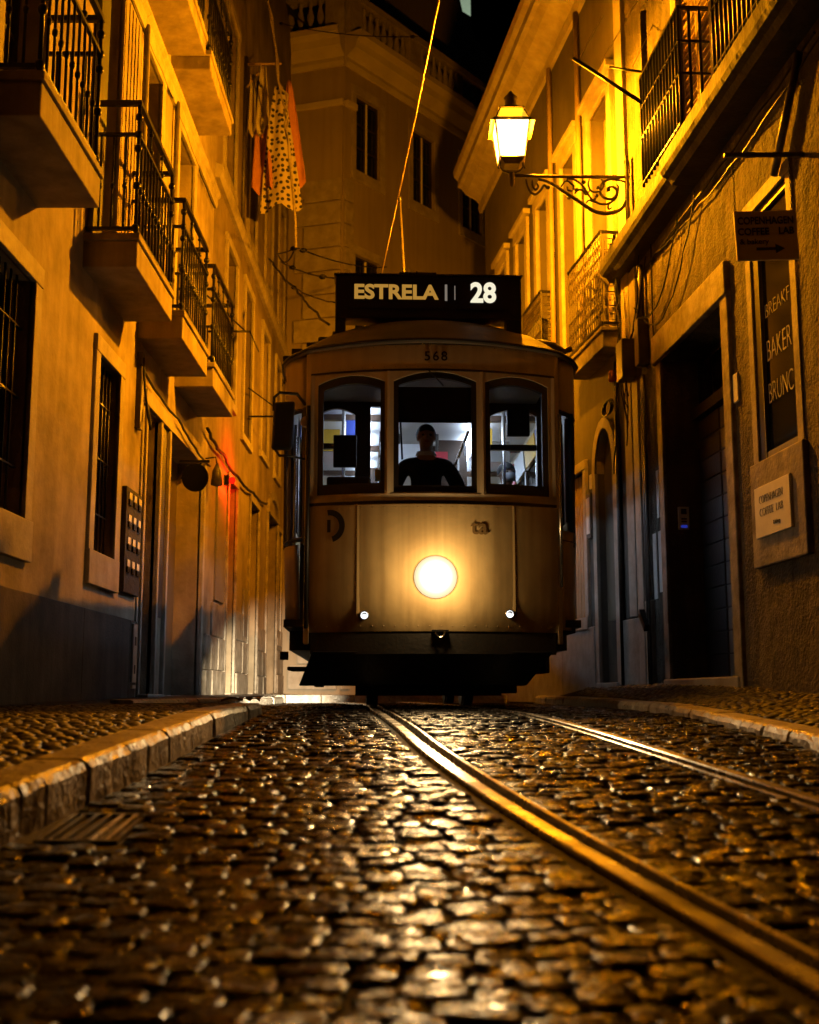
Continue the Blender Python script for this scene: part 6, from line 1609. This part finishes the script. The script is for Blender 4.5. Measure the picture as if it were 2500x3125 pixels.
def person(label, loc, rotz, height, top_mat, skin_m, arms='front', mask=False, collar=True):
    """standing figure facing local -y; proportions from the height"""
    H = height; t = thing('person', label, 'person', loc, rotz)
    z = lambda f: f * H
    P = {'pel': (0, 0, z(.52), .13, .10), 'wst': (0, 0.0, z(.60), .125, .095), 'chs': (0, 0.0, z(.72), .15, .11), 'shc': (0, .01, z(.79), .105, .08), 'nek': (0, .0, z(.845), .056, .056), 'nk2': (0, -.01, z(.87), .054, .056),
         'jaw': (0, -.025, z(.895), .062, .075), 'mid': (0, -.015, z(.935), .078, .094), 'crn': (0, .0, z(.972), .072, .088), 'top': (0, .0, z(.99), .04, .05), 'nos': (0, -.118, z(.928), .012, .014),
         'chn': (0, -.085, z(.885), .026, .022), 'erl': (-.082, .0, z(.93), .012, .020), 'err': (.082, .0, z(.93), .012, .020)}
    E = [('pel', 'wst'), ('wst', 'chs'), ('chs', 'shc'), ('shc', 'nek'), ('nek', 'nk2'), ('nk2', 'jaw'), ('jaw', 'mid'), ('mid', 'crn'), ('crn', 'top'), ('mid', 'nos'), ('jaw', 'chn'), ('mid', 'erl'), ('mid', 'err')]
    for s, c in ((-1, 'l'), (1, 'r')):
        P['sh' + c] = (s * .170, .01, z(.785), .062, .06)
        if arms == 'front': P['el' + c] = (s * .27, -.02, z(.64), .047, .047); P['wr' + c] = (s * .20, -.24, z(.60), .032, .030); P['ha' + c] = (s * .18, -.31, z(.605), .036, .020); fdir = (0, -1)
        else: P['el' + c] = (s * .23, .03, z(.63), .047, .047); P['wr' + c] = (s * .235, -.04, z(.50), .032, .030); P['ha' + c] = (s * .235, -.05, z(.455), .022, .036); fdir = (0, 0)
        E += [('shc', 'sh' + c), ('sh' + c, 'el' + c), ('el' + c, 'wr' + c), ('wr' + c, 'ha' + c)]
        hx, hy, hz = P['ha' + c][:3]
        for k, (off, ln) in enumerate(((-.027, .060), (-.009, .072), (.009, .070), (.027, .055))):
            a, b = f'f{k}{c}', f'g{k}{c}'
            if arms == 'front': P[a] = (hx + off, hy - ln * .7, hz + .004, .0095, .009); P[b] = (hx + off, hy - ln * 1.0, hz - ln * .45, .0085, .008)
            else: P[a] = (hx, hy + off, hz - ln * .75, .009, .0095); P[b] = (hx - s * .015, hy + off, hz - ln * 1.25, .008, .0085)
            E += [('ha' + c, a), (a, b)]
        a, b = 'ta' + c, 'tb' + c
        if arms == 'front': P[a] = (hx - s * .045, hy - .01, hz - .004, .011, .010); P[b] = (hx - s * .055, hy - .05, hz - .015, .009, .009)
        else: P[a] = (hx, hy - .045, hz + .005, .010, .011); P[b] = (hx, hy - .06, hz - .035, .009, .009)
        E += [('ha' + c, a), (a, b)]
        P['hp' + c] = (s * .09, 0, z(.50), .085, .09); P['kn' + c] = (s * .10, -.01, z(.285), .055, .058); P['an' + c] = (s * .10, .02, z(.045), .037, .04); P['to' + c] = (s * .11, -.15, z(.02), .04, .026)
        E += [('pel', 'hp' + c), ('hp' + c, 'kn' + c), ('kn' + c, 'an' + c), ('an' + c, 'to' + c)]
    P = {k: (v[0] * (1.12 if k[:2] not in ('no', 'er', 'ch') or k == 'chs' else 1.0), *v[1:]) for k, v in P.items()}
    skin_mesh('body', P, E, 'pel', skin_m, t)
    J = {k: (P[k][0], P[k][1], P[k][2], P[k][3] + .018, P[k][4] + .018) for k in ('pel', 'wst', 'chs', 'shc', 'shl', 'shr', 'ell', 'elr', 'wrl', 'wrr')}
    J['nkb'] = (0, .012, z(.842), .082, .078)
    JE = [('pel', 'wst'), ('wst', 'chs'), ('chs', 'shc'), ('shc', 'nkb'), ('shc', 'shl'), ('shc', 'shr'), ('shl', 'ell'), ('shr', 'elr'), ('ell', 'wrl'), ('elr', 'wrr')]
    skin_mesh('jacket', J, JE, 'pel', top_mat, t)
    T = {k: (P[k][0], P[k][1], P[k][2] + (.02 if k == 'anl' or k == 'anr' else 0), P[k][3] + .014, P[k][4] + .014) for k in ('pel', 'hpl', 'hpr', 'knl', 'knr', 'anl', 'anr')}
    skin_mesh('trousers', T, [('pel', 'hpl'), ('pel', 'hpr'), ('hpl', 'knl'), ('hpr', 'knr'), ('knl', 'anl'), ('knr', 'anr')], 'pel', 'uniform', t)
    hm = MB(); rows = []
    for i in range(7):
        ph = (math.pi * 0.60) * i / 6; row = []
        for j in range(17):
            a = 2 * math.pi * j / 16; fr_ = 1 - 0.40 * (i == 6) * max(0, -math.sin(a))
            zz = math.cos(ph * (1 - 0.30 * max(0, -math.sin(a))))
            rad = math.sin(ph * (1 - 0.30 * max(0, -math.sin(a))))
            row.append((0.088 * rad * math.cos(a), -.006 + 0.104 * rad * math.sin(a), z(.944) + 0.098 * zz))
        rows.append(row)
    hm.grid(rows); hm.build('hair', 'hair', t, smooth=True, local=True)
    if collar:
        cl = MB(); rr_ = []
        for k, (r1, dz) in enumerate(((0.070, 0.0), (0.074, 0.02), (0.078, 0.012), (0.092, -0.02))):
            rr_.append([(r1 * math.cos(a), .004 + r1 * 0.95 * math.sin(a), z(.852) + dz - 0.012 * math.sin(a) * -1) for a in np.linspace(0, 2 * math.pi, 17)])
        cl.grid(rr_); cl.build('collar', 'shirt', t, smooth=True, local=True)
    for s in (-1, 1):
        MB().ball((s * .031, -.098, z(.936)), .011, 8, 6).build('eye', 'hair', t, smooth=True, local=True)
    MB().ball((0, -.098, z(.903)), .022, 8, 5, (1.0, .5, .28)).build('mouth', 'red_paint', t, smooth=True, local=True)
    if mask:
        mk = MB(); rows = []
        for v in np.linspace(-1, 1, 6): rows.append([(0.075 * math.sin(u), -.02 - 0.102 * math.cos(u) - 0.012 * (1 - v * v), z(.906) + 0.042 * v) for u in np.linspace(-1.25, 1.25, 11)])
        mk.grid(rows); mk.build('face_mask', 'shirt', t, smooth=True, local=True)
    return t
tw_ = tram.matrix_basis
person('driver in dark uniform with pale collar standing at the tram centre window', tuple(tw_ @ Vector((-0.03, 0.74, 0.70))), 0.06, 1.69, 'uniform', 'skin', 'front')
person('passenger in dark clothes and face mask standing behind the right tram window', tuple(tw_ @ Vector((0.80, 1.95, 0.70))), 0.35, 1.60, 'cloth_dark', 'skin_pale', 'down', mask=True, collar=False)
